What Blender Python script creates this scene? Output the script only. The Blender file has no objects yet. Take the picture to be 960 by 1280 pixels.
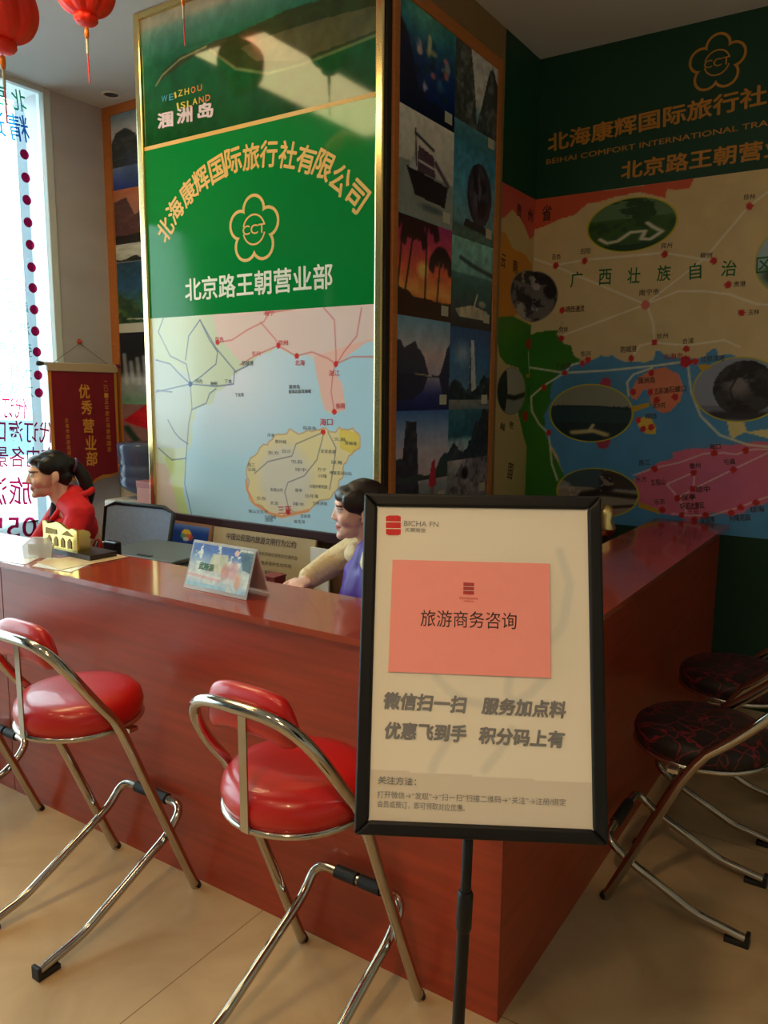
import bpy, bmesh, math, random
import numpy as np
from mathutils import Vector, Matrix
PI = math.pi
random.seed(7); RNG = np.random.default_rng(7)
SC = bpy.context.scene
COL = SC.collection

# ------------------------------------------------------------------ camera
HC = 1.6
CAM = np.array([0.0, 0.0, HC])
YAW, PITCH, ROLL, FPX = 0.58131106, -0.15089306, 0.0082354, 985.2
def _rot():
    cy, sy, cp, sp = math.cos(YAW), math.sin(YAW), math.cos(PITCH), math.sin(PITCH)
    fwd = np.array([-sy*cp, cy*cp, sp]); right = np.array([cy, sy, 0.0]); up = np.cross(right, fwd)
    r2 = math.cos(ROLL)*right + math.sin(ROLL)*up; u2 = -math.sin(ROLL)*right + math.cos(ROLL)*up
    return np.array([r2, u2, fwd])
RM = _rot()
cam_d = bpy.data.cameras.new('camera'); cam = bpy.data.objects.new('camera', cam_d); COL.objects.link(cam)
mw = Matrix(((RM[0][0], RM[1][0], -RM[2][0], 0), (RM[0][1], RM[1][1], -RM[2][1], 0), (RM[0][2], RM[1][2], -RM[2][2], HC), (0, 0, 0, 1)))
cam.matrix_world = mw
cam_d.sensor_fit = 'VERTICAL'; cam_d.sensor_height = 36.0; cam_d.lens = FPX*36.0/1280.0
cam_d.clip_start = 0.05; cam_d.clip_end = 200
SC.camera = cam
# ------------------------------------------------------------------ world, exposure
SC.view_settings.view_transform = 'Standard'; SC.view_settings.look = 'None'
SC.view_settings.gamma = 1.0; SC.view_settings.use_curve_mapping = False
SC.view_settings.exposure = 0.0
SKY_STRENGTH = 6.6
world = bpy.data.worlds.new('overcast_sky'); SC.world = world; world.use_nodes = True
bg = world.node_tree.nodes['Background']; bg.inputs[0].default_value = (0.72, 0.92, 1.0, 1); bg.inputs[1].default_value = SKY_STRENGTH

# room planes (metres)
XL, YBL, YB, XP, YP, ZC = -4.476, 3.503, 4.267, -1.82, 2.751, 3.378
XC, YC, ZT = -0.739, 1.6725, 0.9525
XR, YF = 2.6, -3.6

def area_light(name, loc, rot, sx, sy, power, color):
    d = bpy.data.lights.new(name, 'AREA'); d.shape = 'RECTANGLE'; d.size = sx; d.size_y = sy
    d.energy = power; d.color = color
    o = bpy.data.objects.new(name, d); COL.objects.link(o); o.location = loc; o.rotation_euler = rot
    return o
# daylight entering through the long shop window (sampling portal only)
pt = area_light('window_daylight_portal', (XL-0.12, -0.2, 1.7), (0, -PI/2, 0), 3.3, 6.4, 1, (1, 1, 1)); pt.data.cycles.is_portal = True
WARM = (1.0, 0.66, 0.34)
LAMPS = [(-1.7, -0.4, 6), (-0.35, -0.75, 40), (-2.9, 0.1, 3), (-1.0, 0.75, 4)]

# ------------------------------------------------------------------ helpers
def lin(c):
    c = np.asarray(c, float)/255.0
    return np.where(c <= 0.04045, c/12.92, ((c+0.055)/1.055)**2.4)
def ray(x, y): return RM.T @ np.array([(x-480)/FPX, -(y-640)/FPX, 1.0])
def onz(x, y, z): d = ray(x, y); return CAM + d*(z-HC)/d[2]
def onx(x, y, X): d = ray(x, y); return CAM + d*X/d[0]
def ony(x, y, Y): d = ray(x, y); return CAM + d*Y/d[1]

class Plane:
    """a real flat surface: origin, in-plane axes (metres), outward normal"""
    def __init__(s, O, U, V):
        s.O = np.array(O, float); s.U = np.array(U, float); s.U /= np.linalg.norm(s.U)
        s.V = np.array(V, float); s.V /= np.linalg.norm(s.V); s.N = np.cross(s.U, s.V)
    def at(s, u, v, e=0.0): return s.O + s.U*u + s.V*v + s.N*e
    def px(s, x, y):
        d = ray(x, y); t = np.dot(s.O-CAM, s.N)/np.dot(d, s.N); q = CAM + d*t - s.O
        return (float(np.dot(q, s.U)), float(np.dot(q, s.V)))

MATS = {}
def mat(name, col, rough=0.5, metal=0.0, noise=0.0, nscale=20, stretch=None, bump=0.0, spec=0.5, coat=0.0, col2=None):
    if name in MATS: return MATS[name]
    m = bpy.data.materials.new(name); m.use_nodes = True; nt = m.node_tree; b = nt.nodes['Principled BSDF']
    c = tuple(lin(col))
    b.inputs['Base Color'].default_value = (*c, 1); b.inputs['Roughness'].default_value = rough; b.inputs['Metallic'].default_value = metal
    b.inputs['Specular IOR Level'].default_value = spec
    if coat: b.inputs['Coat Weight'].default_value = coat; b.inputs['Coat Roughness'].default_value = 0.06
    if noise > 0 or bump > 0:
        tc = nt.nodes.new('ShaderNodeTexCoord'); mp = nt.nodes.new('ShaderNodeMapping')
        if stretch: mp.inputs['Scale'].default_value = stretch
        nz = nt.nodes.new('ShaderNodeTexNoise'); nz.inputs['Scale'].default_value = nscale; nz.inputs['Detail'].default_value = 5
        nt.links.new(tc.outputs['Object'], mp.inputs[0]); nt.links.new(mp.outputs[0], nz.inputs['Vector'])
        if noise > 0:
            cr = nt.nodes.new('ShaderNodeValToRGB')
            c2 = lin(col2) if col2 else np.array(c)*(1-noise)
            cr.color_ramp.elements[0].color = (*c2, 1); cr.color_ramp.elements[1].color = (*(np.clip(np.array(c)*(1+noise*0.5), 0, 1)), 1)
            cr.color_ramp.elements[0].position = 0.3; cr.color_ramp.elements[1].position = 0.7
            nt.links.new(nz.outputs['Fac'], cr.inputs[0]); nt.links.new(cr.outputs[0], b.inputs['Base Color'])
        if bump > 0:
            bp = nt.nodes.new('ShaderNodeBump'); bp.inputs['Strength'].default_value = bump; bp.inputs['Distance'].default_value = 0.01
            nt.links.new(nz.outputs['Fac'], bp.inputs['Height']); nt.links.new(bp.outputs[0], b.inputs['Normal'])
    MATS[name] = m; return m
def print_mat(name, rough=0.35, spec=0.5, coat=0.0):
    if name in MATS: return MATS[name]
    m = bpy.data.materials.new(name); m.use_nodes = True; nt = m.node_tree; b = nt.nodes['Principled BSDF']
    a = nt.nodes.new('ShaderNodeAttribute'); a.attribute_name = 'Col'
    nt.links.new(a.outputs['Color'], b.inputs['Base Color']); b.inputs['Roughness'].default_value = rough; b.inputs['Specular IOR Level'].default_value = spec
    if coat: b.inputs['Coat Weight'].default_value = coat; b.inputs['Coat Roughness'].default_value = 0.04
    MATS[name] = m; return m
def glow(name, col, strength):
    m = bpy.data.materials.new(name); m.use_nodes = True; nt = m.node_tree; b = nt.nodes['Principled BSDF']
    b.inputs['Base Color'].default_value = (0.8, 0.8, 0.8, 1)
    b.inputs['Emission Color'].default_value = (*col, 1); b.inputs['Emission Strength'].default_value = strength
    return m

class MB:
    """collects shapes into one mesh"""
    def __init__(s): s.v = []; s.f = []; s.m = []; s.sm = []
    def add(s, V, F, mi=0, smooth=False):
        o = len(s.v); s.v.extend([tuple(map(float, q)) for q in V])
        for f in F: s.f.append(tuple(i+o for i in f)); s.m.append(mi); s.sm.append(smooth)
        return s
    def box(s, c, d, mi=0, R=None, bev=0.0):
        hx, hy, hz = d[0]/2, d[1]/2, d[2]/2
        if bev > 0:
            bm = bmesh.new(); bmesh.ops.create_cube(bm, size=1)
            for q in bm.verts: q.co = Vector((q.co.x*d[0], q.co.y*d[1], q.co.z*d[2]))
            bmesh.ops.bevel(bm, geom=list(bm.edges), offset=bev, segments=2, profile=0.5, affect='EDGES')
            bm.verts.ensure_lookup_table(); V = np.array([q.co[:] for q in bm.verts]); F = [[q.index for q in f.verts] for f in bm.faces]; bm.free()
        else:
            V = np.array([(x, y, z) for z in (-hz, hz) for y in (-hy, hy) for x in (-hx, hx)])
            F = [(0, 2, 3, 1), (4, 5, 7, 6), (0, 1, 5, 4), (2, 6, 7, 3), (0, 4, 6, 2), (1, 3, 7, 5)]
        if R is not None: V = V @ np.array(R).T
        return s.add(V + np.array(c, float), F, mi)
    def span(s, a, b, mi=0, bev=0.0):
        a = np.array(a, float); b = np.array(b, float); return s.box((a+b)/2, np.abs(b-a), mi, None, bev)
    def tube(s, P, r, mi=0, n=14, caps=True, closed=False):
        P = [np.array(p, float) for p in P]; k = len(P)
        rr = r if hasattr(r, '__len__') else [r]*k
        T = []
        for i in range(k):
            if closed: t = P[(i+1) % k]-P[i-1]
            else: t = P[min(i+1, k-1)]-P[max(i-1, 0)]
            T.append(t/(np.linalg.norm(t)+1e-12))
        ref = np.array([0, 0, 1.0]) if abs(T[0][2]) < 0.9 else np.array([1.0, 0, 0])
        n0 = np.cross(T[0], ref); n0 /= np.linalg.norm(n0); V = []
        for i in range(k):
            n0 = n0 - T[i]*np.dot(n0, T[i]); n0 /= np.linalg.norm(n0); b = np.cross(T[i], n0)
            for j in range(n):
                a = 2*PI*j/n; V.append(P[i] + rr[i]*(math.cos(a)*n0+math.sin(a)*b))
        F = []
        for i in range(k if closed else k-1):
            for j in range(n):
                a, b2 = i*n+j, i*n+(j+1) % n; c, d = ((i+1) % k)*n+(j+1) % n, ((i+1) % k)*n+j
                F.append((a, b2, c, d))
        s.add(V, F, mi, True)
        if caps and not closed:
            s.add(V[:n], [tuple(range(n-1, -1, -1))], mi); s.add(V[-n:], [tuple(range(n))], mi)
        return s
    def lathe(s, prof, c=(0, 0, 0), n=40, mi=0, smooth=True, R=None, wob=None):
        V = []
        for (r, z) in prof:
            for j in range(n):
                a = 2*PI*j/n; q = r*(wob(a, z) if wob else 1.0); V.append((q*math.cos(a), q*math.sin(a), z))
        V = np.array(V)
        if R is not None: V = V @ np.array(R).T
        F = [(i*n+j, i*n+(j+1) % n, (i+1)*n+(j+1) % n, (i+1)*n+j) for i in range(len(prof)-1) for j in range(n)]
        F = [f for f in F]
        s.add(V+np.array(c, float), F, mi, smooth); return s
    def prism(s, pts, plane, e0, e1, mi=0, smooth=False):
        n = len(pts); V = [plane.at(u, v, e0) for u, v in pts]+[plane.at(u, v, e1) for u, v in pts]
        F = [tuple(range(n-1, -1, -1)), tuple(range(n, 2*n))]+[(i, (i+1) % n, n+(i+1) % n, n+i) for i in range(n)]
        return s.add(V, F, mi, smooth)
def obj(name, mb, mats, parent=None):
    me = bpy.data.meshes.new(name); me.from_pydata(mb.v, [], mb.f)
    for m in (mats if isinstance(mats, (list, tuple)) else [mats]): me.materials.append(m)
    me.polygons.foreach_set('material_index', mb.m); me.polygons.foreach_set('use_smooth', mb.sm)
    me.update(); me.validate()
    o = bpy.data.objects.new(name, me); COL.objects.link(o)
    if parent is not None: adopt(o, parent)
    return o
def base_matrix(o):
    m = o.matrix_basis.copy()
    if o.parent: m = base_matrix(o.parent) @ o.matrix_parent_inverse @ m
    return m
def adopt(o, parent):
    o.parent = parent; o.matrix_parent_inverse = base_matrix(parent).inverted()
def tag(o, label, cat, group=None, kind=None):
    if label: o['label'] = label
    if cat: o['category'] = cat
    if group: o['group'] = group
    if kind: o['kind'] = kind
    return o
def thing(name, label, cat, loc=(0, 0, 0), group=None, kind=None):
    o = bpy.data.objects.new(name, None); COL.objects.link(o); o.location = tuple(map(float, loc)); o.empty_display_size = 0.05
    return tag(o, label, cat, group, kind)
def struct(name, mb, mats, parent=None):
    o = obj(name, mb, mats, parent)
    if parent is None: o['kind'] = 'structure'
    return o
def dup(root, M, label=None):
    def cp(o, par):
        c = o.copy(); COL.objects.link(c)
        if par is not None: c.parent = par
        for ch in list(o.children): cp(ch, c)
        return c
    r = cp(root, None); r.matrix_basis = M
    if label: r['label'] = label
    return r
def place(x, y, rz): return Matrix.Translation((x, y, 0)) @ Matrix.Rotation(rz, 4, 'Z')

def fillet(P, rad, n=7):
    """polyline with rounded bends"""
    P = [np.array(p, float) for p in P]; out = [P[0]]
    for i in range(1, len(P)-1):
        a, b, c = P[i-1], P[i], P[i+1]; r = rad[i-1] if hasattr(rad, '__len__') else rad
        u = (a-b)/np.linalg.norm(a-b); w = (c-b)/np.linalg.norm(c-b)
        r = min(r, np.linalg.norm(a-b)*0.48, np.linalg.norm(c-b)*0.48)
        p0, p1 = b+u*r, b+w*r
        for k in range(n+1):
            t = k/n; out.append((1-t)**2*p0+2*t*(1-t)*b+t*t*p1)
    out.append(P[-1]); return out

# ---------------------------------------------------------------- printed pictures: colours on a fine grid
def vnoise(U, V, scale, seed, oct=4):
    r = np.random.default_rng(seed); out = np.zeros_like(U); amp = 1; tot = 0
    for o in range(oct):
        n = 64; g = r.random((n, n)); x = (U*scale*2**o) % (n-1); y = (V*scale*2**o) % (n-1)
        i = x.astype(int); j = y.astype(int); fx = x-i; fy = y-j; fx = fx*fx*(3-2*fx); fy = fy*fy*(3-2*fy)
        q = (g[j, i]*(1-fx)+g[j, i+1]*fx)*(1-fy)+(g[j+1, i]*(1-fx)+g[j+1, i+1]*fx)*fy
        out += amp*q; tot += amp; amp *= 0.55
    return out/tot
def jag(pts, amp=.22, levels=2, seed=5, closed=True):
    r = np.random.default_rng(seed); P = [np.array(p, float) for p in pts]
    for _ in range(levels):
        Q = []
        for i in range(len(P)):
            a, b = P[i], P[(i+1) % len(P)]; d = b-a; Q += [a, (a+b)/2+np.array((-d[1], d[0]))*r.uniform(-amp, amp)] if np.hypot(*d) < .6 else [a]
        P = Q
    return [tuple(p) for p in P]
class Paint:
    def __init__(s, u0, u1, v0, v1, nu, nv):
        s.ext = (u0, u1, v0, v1); s.nu = nu; s.nv = nv
        s.U, s.V = np.meshgrid(np.linspace(u0, u1, nu), np.linspace(v0, v1, nv)); s.I = np.zeros((nv, nu, 3))
    def mix(s, mask, col): mask = np.asarray(mask, float)[..., None]; s.I = s.I*(1-mask)+mask*np.asarray(col, float)
    def fill(s, c): s.I[:] = c; return s
    def grad(s, stops):
        t = (s.V-s.ext[2])/(s.ext[3]-s.ext[2]); xs = [a for a, b in stops]
        for k in range(3): s.I[..., k] = np.interp(t, xs, [b[k] for a, b in stops])
        return s
    def poly(s, pts, col, a=1.0):
        x, y = s.U, s.V; ins = np.zeros(x.shape, bool); n = len(pts)
        for i in range(n):
            (x0, y0), (x1, y1) = pts[i], pts[(i+1) % n]
            if y0 == y1: continue
            c = ((y0 > y) != (y1 > y)) & (x < (x1-x0)*(y-y0)/(y1-y0)+x0); ins ^= c
        s.mix(ins*a, col); return ins
    def line(s, pts, w, col, a=1.0):
        d = np.full(s.U.shape, 1e9)
        for (x0, y0), (x1, y1) in zip(pts[:-1], pts[1:]):
            dx, dy = x1-x0, y1-y0; L = dx*dx+dy*dy+1e-12
            t = np.clip(((s.U-x0)*dx+(s.V-y0)*dy)/L, 0, 1); d = np.minimum(d, np.hypot(s.U-x0-t*dx, s.V-y0-t*dy))
        s.mix(np.clip(1.5-d/(w/2), 0, 1)*a, col)
    def ell(s, cx, cy, rx, ry, col, a=1.0, soft=0.0):
        d = np.hypot((s.U-cx)/rx, (s.V-cy)/ry); m = (d < 1) if soft == 0 else np.clip((1-d)/soft, 0, 1)
        s.mix(m*a, col); return d < 1
    def ridge(s, pts, col, rough=0.0, seed=1, col2=None, base=0.0):
        h = np.interp(s.U, [p[0] for p in pts], [p[1] for p in pts])
        if rough: h = h + (vnoise(s.U, s.U*0, 9, seed)-0.5)*rough
        m = (s.V < h) & (s.V > base); s.mix(m, col)
        if col2 is not None:
            q = vnoise(s.U, s.V, 14, seed+5); s.mix(m*np.clip((q-0.45)*3, 0, 1), col2)
        return m
    def speck(s, amt, scale, seed): q = vnoise(s.U, s.V, scale, seed); s.I = np.clip(s.I*(1+(q[..., None]-0.5)*amt), 0, 255); return s
    def mesh(s, name, plane, m, parent=None, e=0.0):
        P = plane.O + s.U[..., None]*plane.U + s.V[..., None]*plane.V + plane.N*e
        idx = np.arange(s.nu*s.nv).reshape(s.nv, s.nu)
        F = np.stack([idx[:-1, :-1], idx[:-1, 1:], idx[1:, 1:], idx[1:, :-1]], -1).reshape(-1, 4)
        me = bpy.data.meshes.new(name); nF = len(F)
        me.vertices.add(s.nu*s.nv); me.vertices.foreach_set('co', P.reshape(-1))
        me.loops.add(nF*4); me.loops.foreach_set('vertex_index', F.reshape(-1).astype(np.int32))
        me.polygons.add(nF); me.polygons.foreach_set('loop_start', np.arange(0, nF*4, 4, dtype=np.int32))
        me.update(calc_edges=True)
        at = me.attributes.new('Col', 'FLOAT_COLOR', 'POINT')
        c = np.ones((s.nv*s.nu, 4)); c[:, :3] = lin(np.clip(s.I, 0, 255)).reshape(-1, 3); at.data.foreach_set('color', c.reshape(-1))
        me.materials.append(m); o = bpy.data.objects.new(name, me); COL.objects.link(o)
        if parent is not None: adopt(o, parent)
        return o

# ---------------------------------------------------------------- lettering
_tc = {}
def glyphs(body, bold):
    if (body, bold) in _tc: return _tc[(body, bold)]
    c = bpy.data.curves.new('lettering', 'FONT'); c.body = body; c.size = 1.0; c.offset = bold; c.resolution_u = 3
    o = bpy.data.objects.new('lettering', c); COL.objects.link(o)
    me = bpy.data.meshes.new_from_object(o.evaluated_get(bpy.context.evaluated_depsgraph_get()))
    V = np.array([v.co[:2] for v in me.vertices]).reshape(-1, 2); F = [tuple(p.vertices) for p in me.polygons]
    bpy.data.objects.remove(o); bpy.data.curves.remove(c); bpy.data.meshes.remove(me)
    if len(V): V = V-V.min(0)
    _tc[(body, bold)] = (V, F); return V, F
def write(mb, plane, body, pa, pb, h=None, bold=0.0, mi=0, e=0.0006, shear=0.0, mirror=False, outline=0.0):
    """fit one line of lettering between its lower left corner pa and lower right corner pb (u,v); h = letter height"""
    V, F = glyphs(body, outline)
    if not len(V): return
    if bold:
        k = len(V); S = [(0, 0), (bold, 0), (-bold, 0), (0, bold), (0, -bold), (bold*.7, bold*.7), (-bold*.7, -bold*.7), (bold*.7, -bold*.7), (-bold*.7, bold*.7)]
        V = np.vstack([V+np.array(d) for d in S])-V.min(0)+bold; F = [tuple(i+j*k for i in f) for j in range(len(S)) for f in F]
    w, hh = V.max(0); pa = np.array(pa); pb = np.array(pb); d = pb-pa; L = np.linalg.norm(d); d = d/L
    n = np.array([-d[1], d[0]])
    if h is None: h = L/w*hh
    X = V[:, 0]/w; Y = V[:, 1]/hh*h
    if mirror: X = 1-X; F = [f[::-1] for f in F]
    q = pa + np.outer(X*L+shear*Y, d) + np.outer(Y, n)
    k = len(q)//9 if bold else len(q)
    mb.add([plane.at(a, b, e+.00006*(i//k)) for i, (a, b) in enumerate(q)], F, mi)
def write_px(mb, plane, body, x0, y0, x1, y1, hpx=None, **k):
    """x0,y0 / x1,y1: lower ends of the line in the photograph, carried onto the plane the letters stand on"""
    pa, pb = plane.px(x0, y0), plane.px(x1, y1); h = None
    if hpx: c = plane.px((x0+x1)/2, (y0+y1)/2); t = plane.px((x0+x1)/2, (y0+y1)/2-hpx); h = math.hypot(t[0]-c[0], t[1]-c[1])
    write(mb, plane, body, pa, pb, h, **k)
def stroke(mb, plane, pts, w, mi=0, e=0.0006, closed=False):
    k = len(pts); P = [np.array(p) for p in pts]; V = []
    for i in range(k):
        t = P[(i+1) % k]-P[i-1] if closed else P[min(i+1, k-1)]-P[max(i-1, 0)]
        t = t/(np.linalg.norm(t)+1e-12); n = np.array([-t[1], t[0]])
        V += [plane.at(*(P[i]-n*w/2), e), plane.at(*(P[i]+n*w/2), e)]
    F = [(2*i, 2*((i+1) % k), 2*((i+1) % k)+1, 2*i+1) for i in range(k if closed else k-1)]
    F = [f[::-1] for f in F]; mb.add(V, [f[::-1] for f in F], mi)
def emblem(mb, plane, cu, cv, ru, rv, mi=0, e=0.0006):
    """five-petal flower outline, a broken ring and the letters CCT"""
    def rr(a, s):
        best = 0
        for k in range(5):
            b = PI/2+2*PI*k/5; cx, cy, R = 0.56*math.cos(b), 0.56*math.sin(b), 0.44*s
            dx, dy = math.cos(a), math.sin(a); q = cx*dx+cy*dy; disc = R*R-(cx*cx+cy*cy-q*q)
            if disc >= 0: best = max(best, q+math.sqrt(disc))
        return best
    n = 180; A = [2*PI*i/n for i in range(n)]; V = []
    for a in A:
        o_ = rr(a, 1.0); i_ = max(rr(a, 0.80), 0.42)
        i_ = min(i_, o_-0.07)
        V += [plane.at(cu+ru*o_*math.cos(a), cv+rv*o_*math.sin(a), e), plane.at(cu+ru*i_*math.cos(a), cv+rv*i_*math.sin(a), e)]
    mb.add(V, [(2*i, 2*((i+1) % n), 2*((i+1) % n)+1, 2*i+1) for i in range(n)], mi)
    for a0, a1 in ((0.25, PI-0.25), (PI+0.25, 2*PI-0.25)):
        stroke(mb, plane, [(cu+ru*0.42*math.cos(a0+(a1-a0)*t/24), cv+rv*0.42*math.sin(a0+(a1-a0)*t/24)) for t in range(25)], ru*0.05, mi, e)
    write(mb, plane, 'CCT', (cu-ru*0.44, cv-rv*0.13), (cu+ru*0.44, cv-rv*0.13), rv*0.27, bold=0.012, mi=mi, e=e+0.0002)

# ---------------------------------------------------------------- organic bodies: overlapping volumes fused into one skin
def _ico(sub):
    bm = bmesh.new(); bmesh.ops.create_icosphere(bm, subdivisions=sub, radius=1); V = np.array([v.co[:] for v in bm.verts]); F = [tuple(x.index for x in f.verts) for f in bm.faces]; bm.free(); return V, F
ICO = _ico(2)
def ell_(c, r, R=None):
    V = ICO[0]*np.array(r)
    if R is not None: V = V @ np.array(R).T
    return V+np.array(c, float), ICO[1]
def cap_(p0, p1, r0, r1):
    V = np.vstack([ICO[0]*r0+np.array(p0, float), ICO[0]*r1+np.array(p1, float)])
    bm = bmesh.new(); [bm.verts.new(v) for v in V]; bmesh.ops.convex_hull(bm, input=list(bm.verts))
    for v in [v for v in bm.verts if not v.link_faces]: bm.verts.remove(v)
    bm.verts.index_update(); out = np.array([v.co[:] for v in bm.verts]), [tuple(x.index for x in f.verts) for f in bm.faces]; bm.free(); return out
def chain_(P, R): return [cap_(P[i], P[i+1], R[i], R[i+1]) for i in range(len(P)-1)]
def fused(name, prims, voxel, smooth, m, parent=None, paint=None):
    mb = MB()
    for V, F in prims: mb.add(V, F)
    me = bpy.data.meshes.new(name); me.from_pydata(mb.v, [], mb.f)
    o = bpy.data.objects.new(name, me); COL.objects.link(o)
    r = o.modifiers.new('fuse', 'REMESH'); r.mode = 'VOXEL'; r.voxel_size = voxel; r.use_smooth_shade = True
    s = o.modifiers.new('smooth', 'SMOOTH'); s.iterations = smooth; s.factor = 0.5
    out = bpy.data.meshes.new_from_object(o.evaluated_get(bpy.context.evaluated_depsgraph_get()))
    o.modifiers.clear(); o.data = out; bpy.data.meshes.remove(me); out.name = name
    out.materials.clear(); out.materials.append(m)
    out.polygons.foreach_set('use_smooth', [True]*len(out.polygons))
    if paint:
        n = len(out.vertices); co = np.zeros(n*3); out.vertices.foreach_get('co', co); co = co.reshape(-1, 3)
        c = np.ones((n, 4)); c[:, :3] = lin(paint(co)); at = out.attributes.new('Col', 'FLOAT_COLOR', 'POINT'); at.data.foreach_set('color', c.reshape(-1))
    if parent is not None: adopt(o, parent)
    return o

# ================================================================ the setting
def tile_floor():
    m = bpy.data.materials.new('polished_floor_tile'); m.use_nodes = True; nt = m.node_tree; b = nt.nodes['Principled BSDF']
    tc = nt.nodes.new('ShaderNodeTexCoord'); sx = nt.nodes.new('ShaderNodeSeparateXYZ'); nt.links.new(tc.outputs['Object'], sx.inputs[0])
    def groove(out, off, half):
        a = nt.nodes.new('ShaderNodeMath'); a.operation = 'SUBTRACT'; nt.links.new(out, a.inputs[0]); a.inputs[1].default_value = off
        w = nt.nodes.new('ShaderNodeMath'); w.operation = 'PINGPONG'; nt.links.new(a.outputs[0], w.inputs[0]); w.inputs[1].default_value = half
        g = nt.nodes.new('ShaderNodeMath'); g.operation = 'LESS_THAN'; nt.links.new(w.outputs[0], g.inputs[0]); g.inputs[1].default_value = 0.0016
        return g.outputs[0]
    mx = nt.nodes.new('ShaderNodeMath'); mx.operation = 'MAXIMUM'
    nt.links.new(groove(sx.outputs[0], -1.538, .8), mx.inputs[0]); nt.links.new(groove(sx.outputs[1], 0.50, .6), mx.inputs[1])
    nz = nt.nodes.new('ShaderNodeTexNoise'); nz.inputs['Scale'].default_value = 3.2; nz.inputs['Detail'].default_value = 7; nz.inputs['Distortion'].default_value = 1.2
    nt.links.new(tc.outputs['Object'], nz.inputs['Vector'])
    cr = nt.nodes.new('ShaderNodeValToRGB'); cr.color_ramp.elements[0].position = 0.3; cr.color_ramp.elements[1].position = 0.72
    cr.color_ramp.elements[0].color = (*lin((174, 146, 108)), 1); cr.color_ramp.elements[1].color = (*lin((200, 172, 132)), 1)
    nt.links.new(nz.outputs['Fac'], cr.inputs[0])
    mix = nt.nodes.new('ShaderNodeMix'); mix.data_type = 'RGBA'; nt.links.new(mx.outputs[0], mix.inputs[0]); nt.links.new(cr.outputs[0], mix.inputs[6])
    mix.inputs[7].default_value = (*lin((120, 92, 60)), 1); nt.links.new(mix.outputs[2], b.inputs['Base Color'])
    b.inputs['Roughness'].default_value = 0.34; b.inputs['Specular IOR Level'].default_value = 0.45
    return m
def marble():
    m = mat('beige_marble', (188, 186, 192), 0.32, noise=0.12, nscale=1.6, stretch=(1, 1, 3.0)); return m
PLASTER = mat('painted_plaster', (206, 196, 178), 0.8, noise=0.03, nscale=8)
CEIL = mat('ceiling_paint', (216, 218, 220), 0.85, noise=0.02, nscale=6)
GREENW = mat('green_wall_film', (8, 56, 36), 0.55, noise=0.05, nscale=5)

struct('floor', MB().span((XL-0.35, YF-0.1, -0.12), (XR+0.1, YB+0.1, 0)), tile_floor())
struct('ceiling', MB().span((XL-0.35, YF-0.1, ZC), (XR+0.1, YB+0.1, ZC+0.12)), CEIL)
struct('wall_right', MB().span((XR, YF, 0), (XR+0.1, YB, ZC)), PLASTER)
struct('wall_front', MB().span((XL-0.35, YF-0.1, 0), (XR+0.1, YF, ZC)), PLASTER)
YW0, YW1 = -3.3, 3.06           # the glazed stretch of the left wall
struct('wall_left', MB().span((XL-0.25, YW1+0.045, 0), (XL, YBL+0.1, ZC)), marble())
struct('wall_left_end', MB().span((XL-0.25, YF, 0), (XL, YW0, ZC)), marble())
struct('wall_back_left', MB().span((XL-0.1, YBL, 0), (XP-0.05, YBL+0.1, ZC)), PLASTER)
pill = MB().span((-3.24, YP+0.035, 0), (XP, YB+0.1, ZC))
struct('wall_pillar', pill, mat('pillar_paint', (150, 118, 78), 0.7, noise=0.04))
struct('wall_back', MB().span((XP-0.05, YB, 0), (XR+0.1, YB+0.1, ZC)), GREENW)

# window: frame, glass, lettering seen from behind
ALU = mat('pale_aluminium', (206, 216, 216), 0.35, metal=0.0)
win = MB()
win.span((XL-0.06, YW1, 0.0), (XL+0.012, YW1+0.05, ZC), bev=0.004)
win.span((XL-0.06, YW0, 0.0), (XL+0.012, YW0+0.06, ZC), bev=0.004)
win.span((XL-0.06, YW0, ZC-0.03), (XL+0.005, YW1, ZC)); win.span((XL-0.06, YW0, 0), (XL+0.012, YW1, 0.08))
win.span((XL-0.06, -0.42, 0.08), (XL+0.012, -0.36, ZC-0.03))
window = struct('window_1', win, ALU)
struct('trim_1', MB().span((XL-0.06, YW0+.06, 2.74), (XL+0.02, 1.75, ZC-.001)), mat('fascia_back', (120, 124, 122), .7))
gm = bpy.data.materials.new('clear_window_glass'); gm.use_nodes = True; nt = gm.node_tree; nt.nodes.remove(nt.nodes['Principled BSDF'])
fr = nt.nodes.new('ShaderNodeFresnel'); fr.inputs[0].default_value = 1.45; tr = nt.nodes.new('ShaderNodeBsdfTransparent'); tr.inputs[0].default_value = (0.93, 0.97, 0.96, 1)
gl = nt.nodes.new('ShaderNodeBsdfGlossy'); gl.inputs['Roughness'].default_value = 0.02; mxs = nt.nodes.new('ShaderNodeMixShader')
nt.links.new(fr.outputs[0], mxs.inputs[0]); nt.links.new(tr.outputs[0], mxs.inputs[1]); nt.links.new(gl.outputs[0], mxs.inputs[2])
nt.links.new(mxs.outputs[0], nt.nodes['Material Output'].inputs[0])
GLASS = gm
pane = struct('window_glass', MB().span((XL-0.03, YW0+0.06, 0.08), (XL-0.024, YW1, ZC-0.03)), GLASS, window)
WP = Plane((XL-0.0235, 0, 0), (0, 1, 0), (0, 0, 1))     # inner face of the glass, normal into the room (+x)
def wtext(body, x0, y0, x1, y1, hpx, mi, mb, bold=0.02): write_px(mb, WP, body, x0, y0, x1, y1, hpx, outline=.007 if bold else 0.0, mi=mi, mirror=True, e=0.001)
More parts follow.
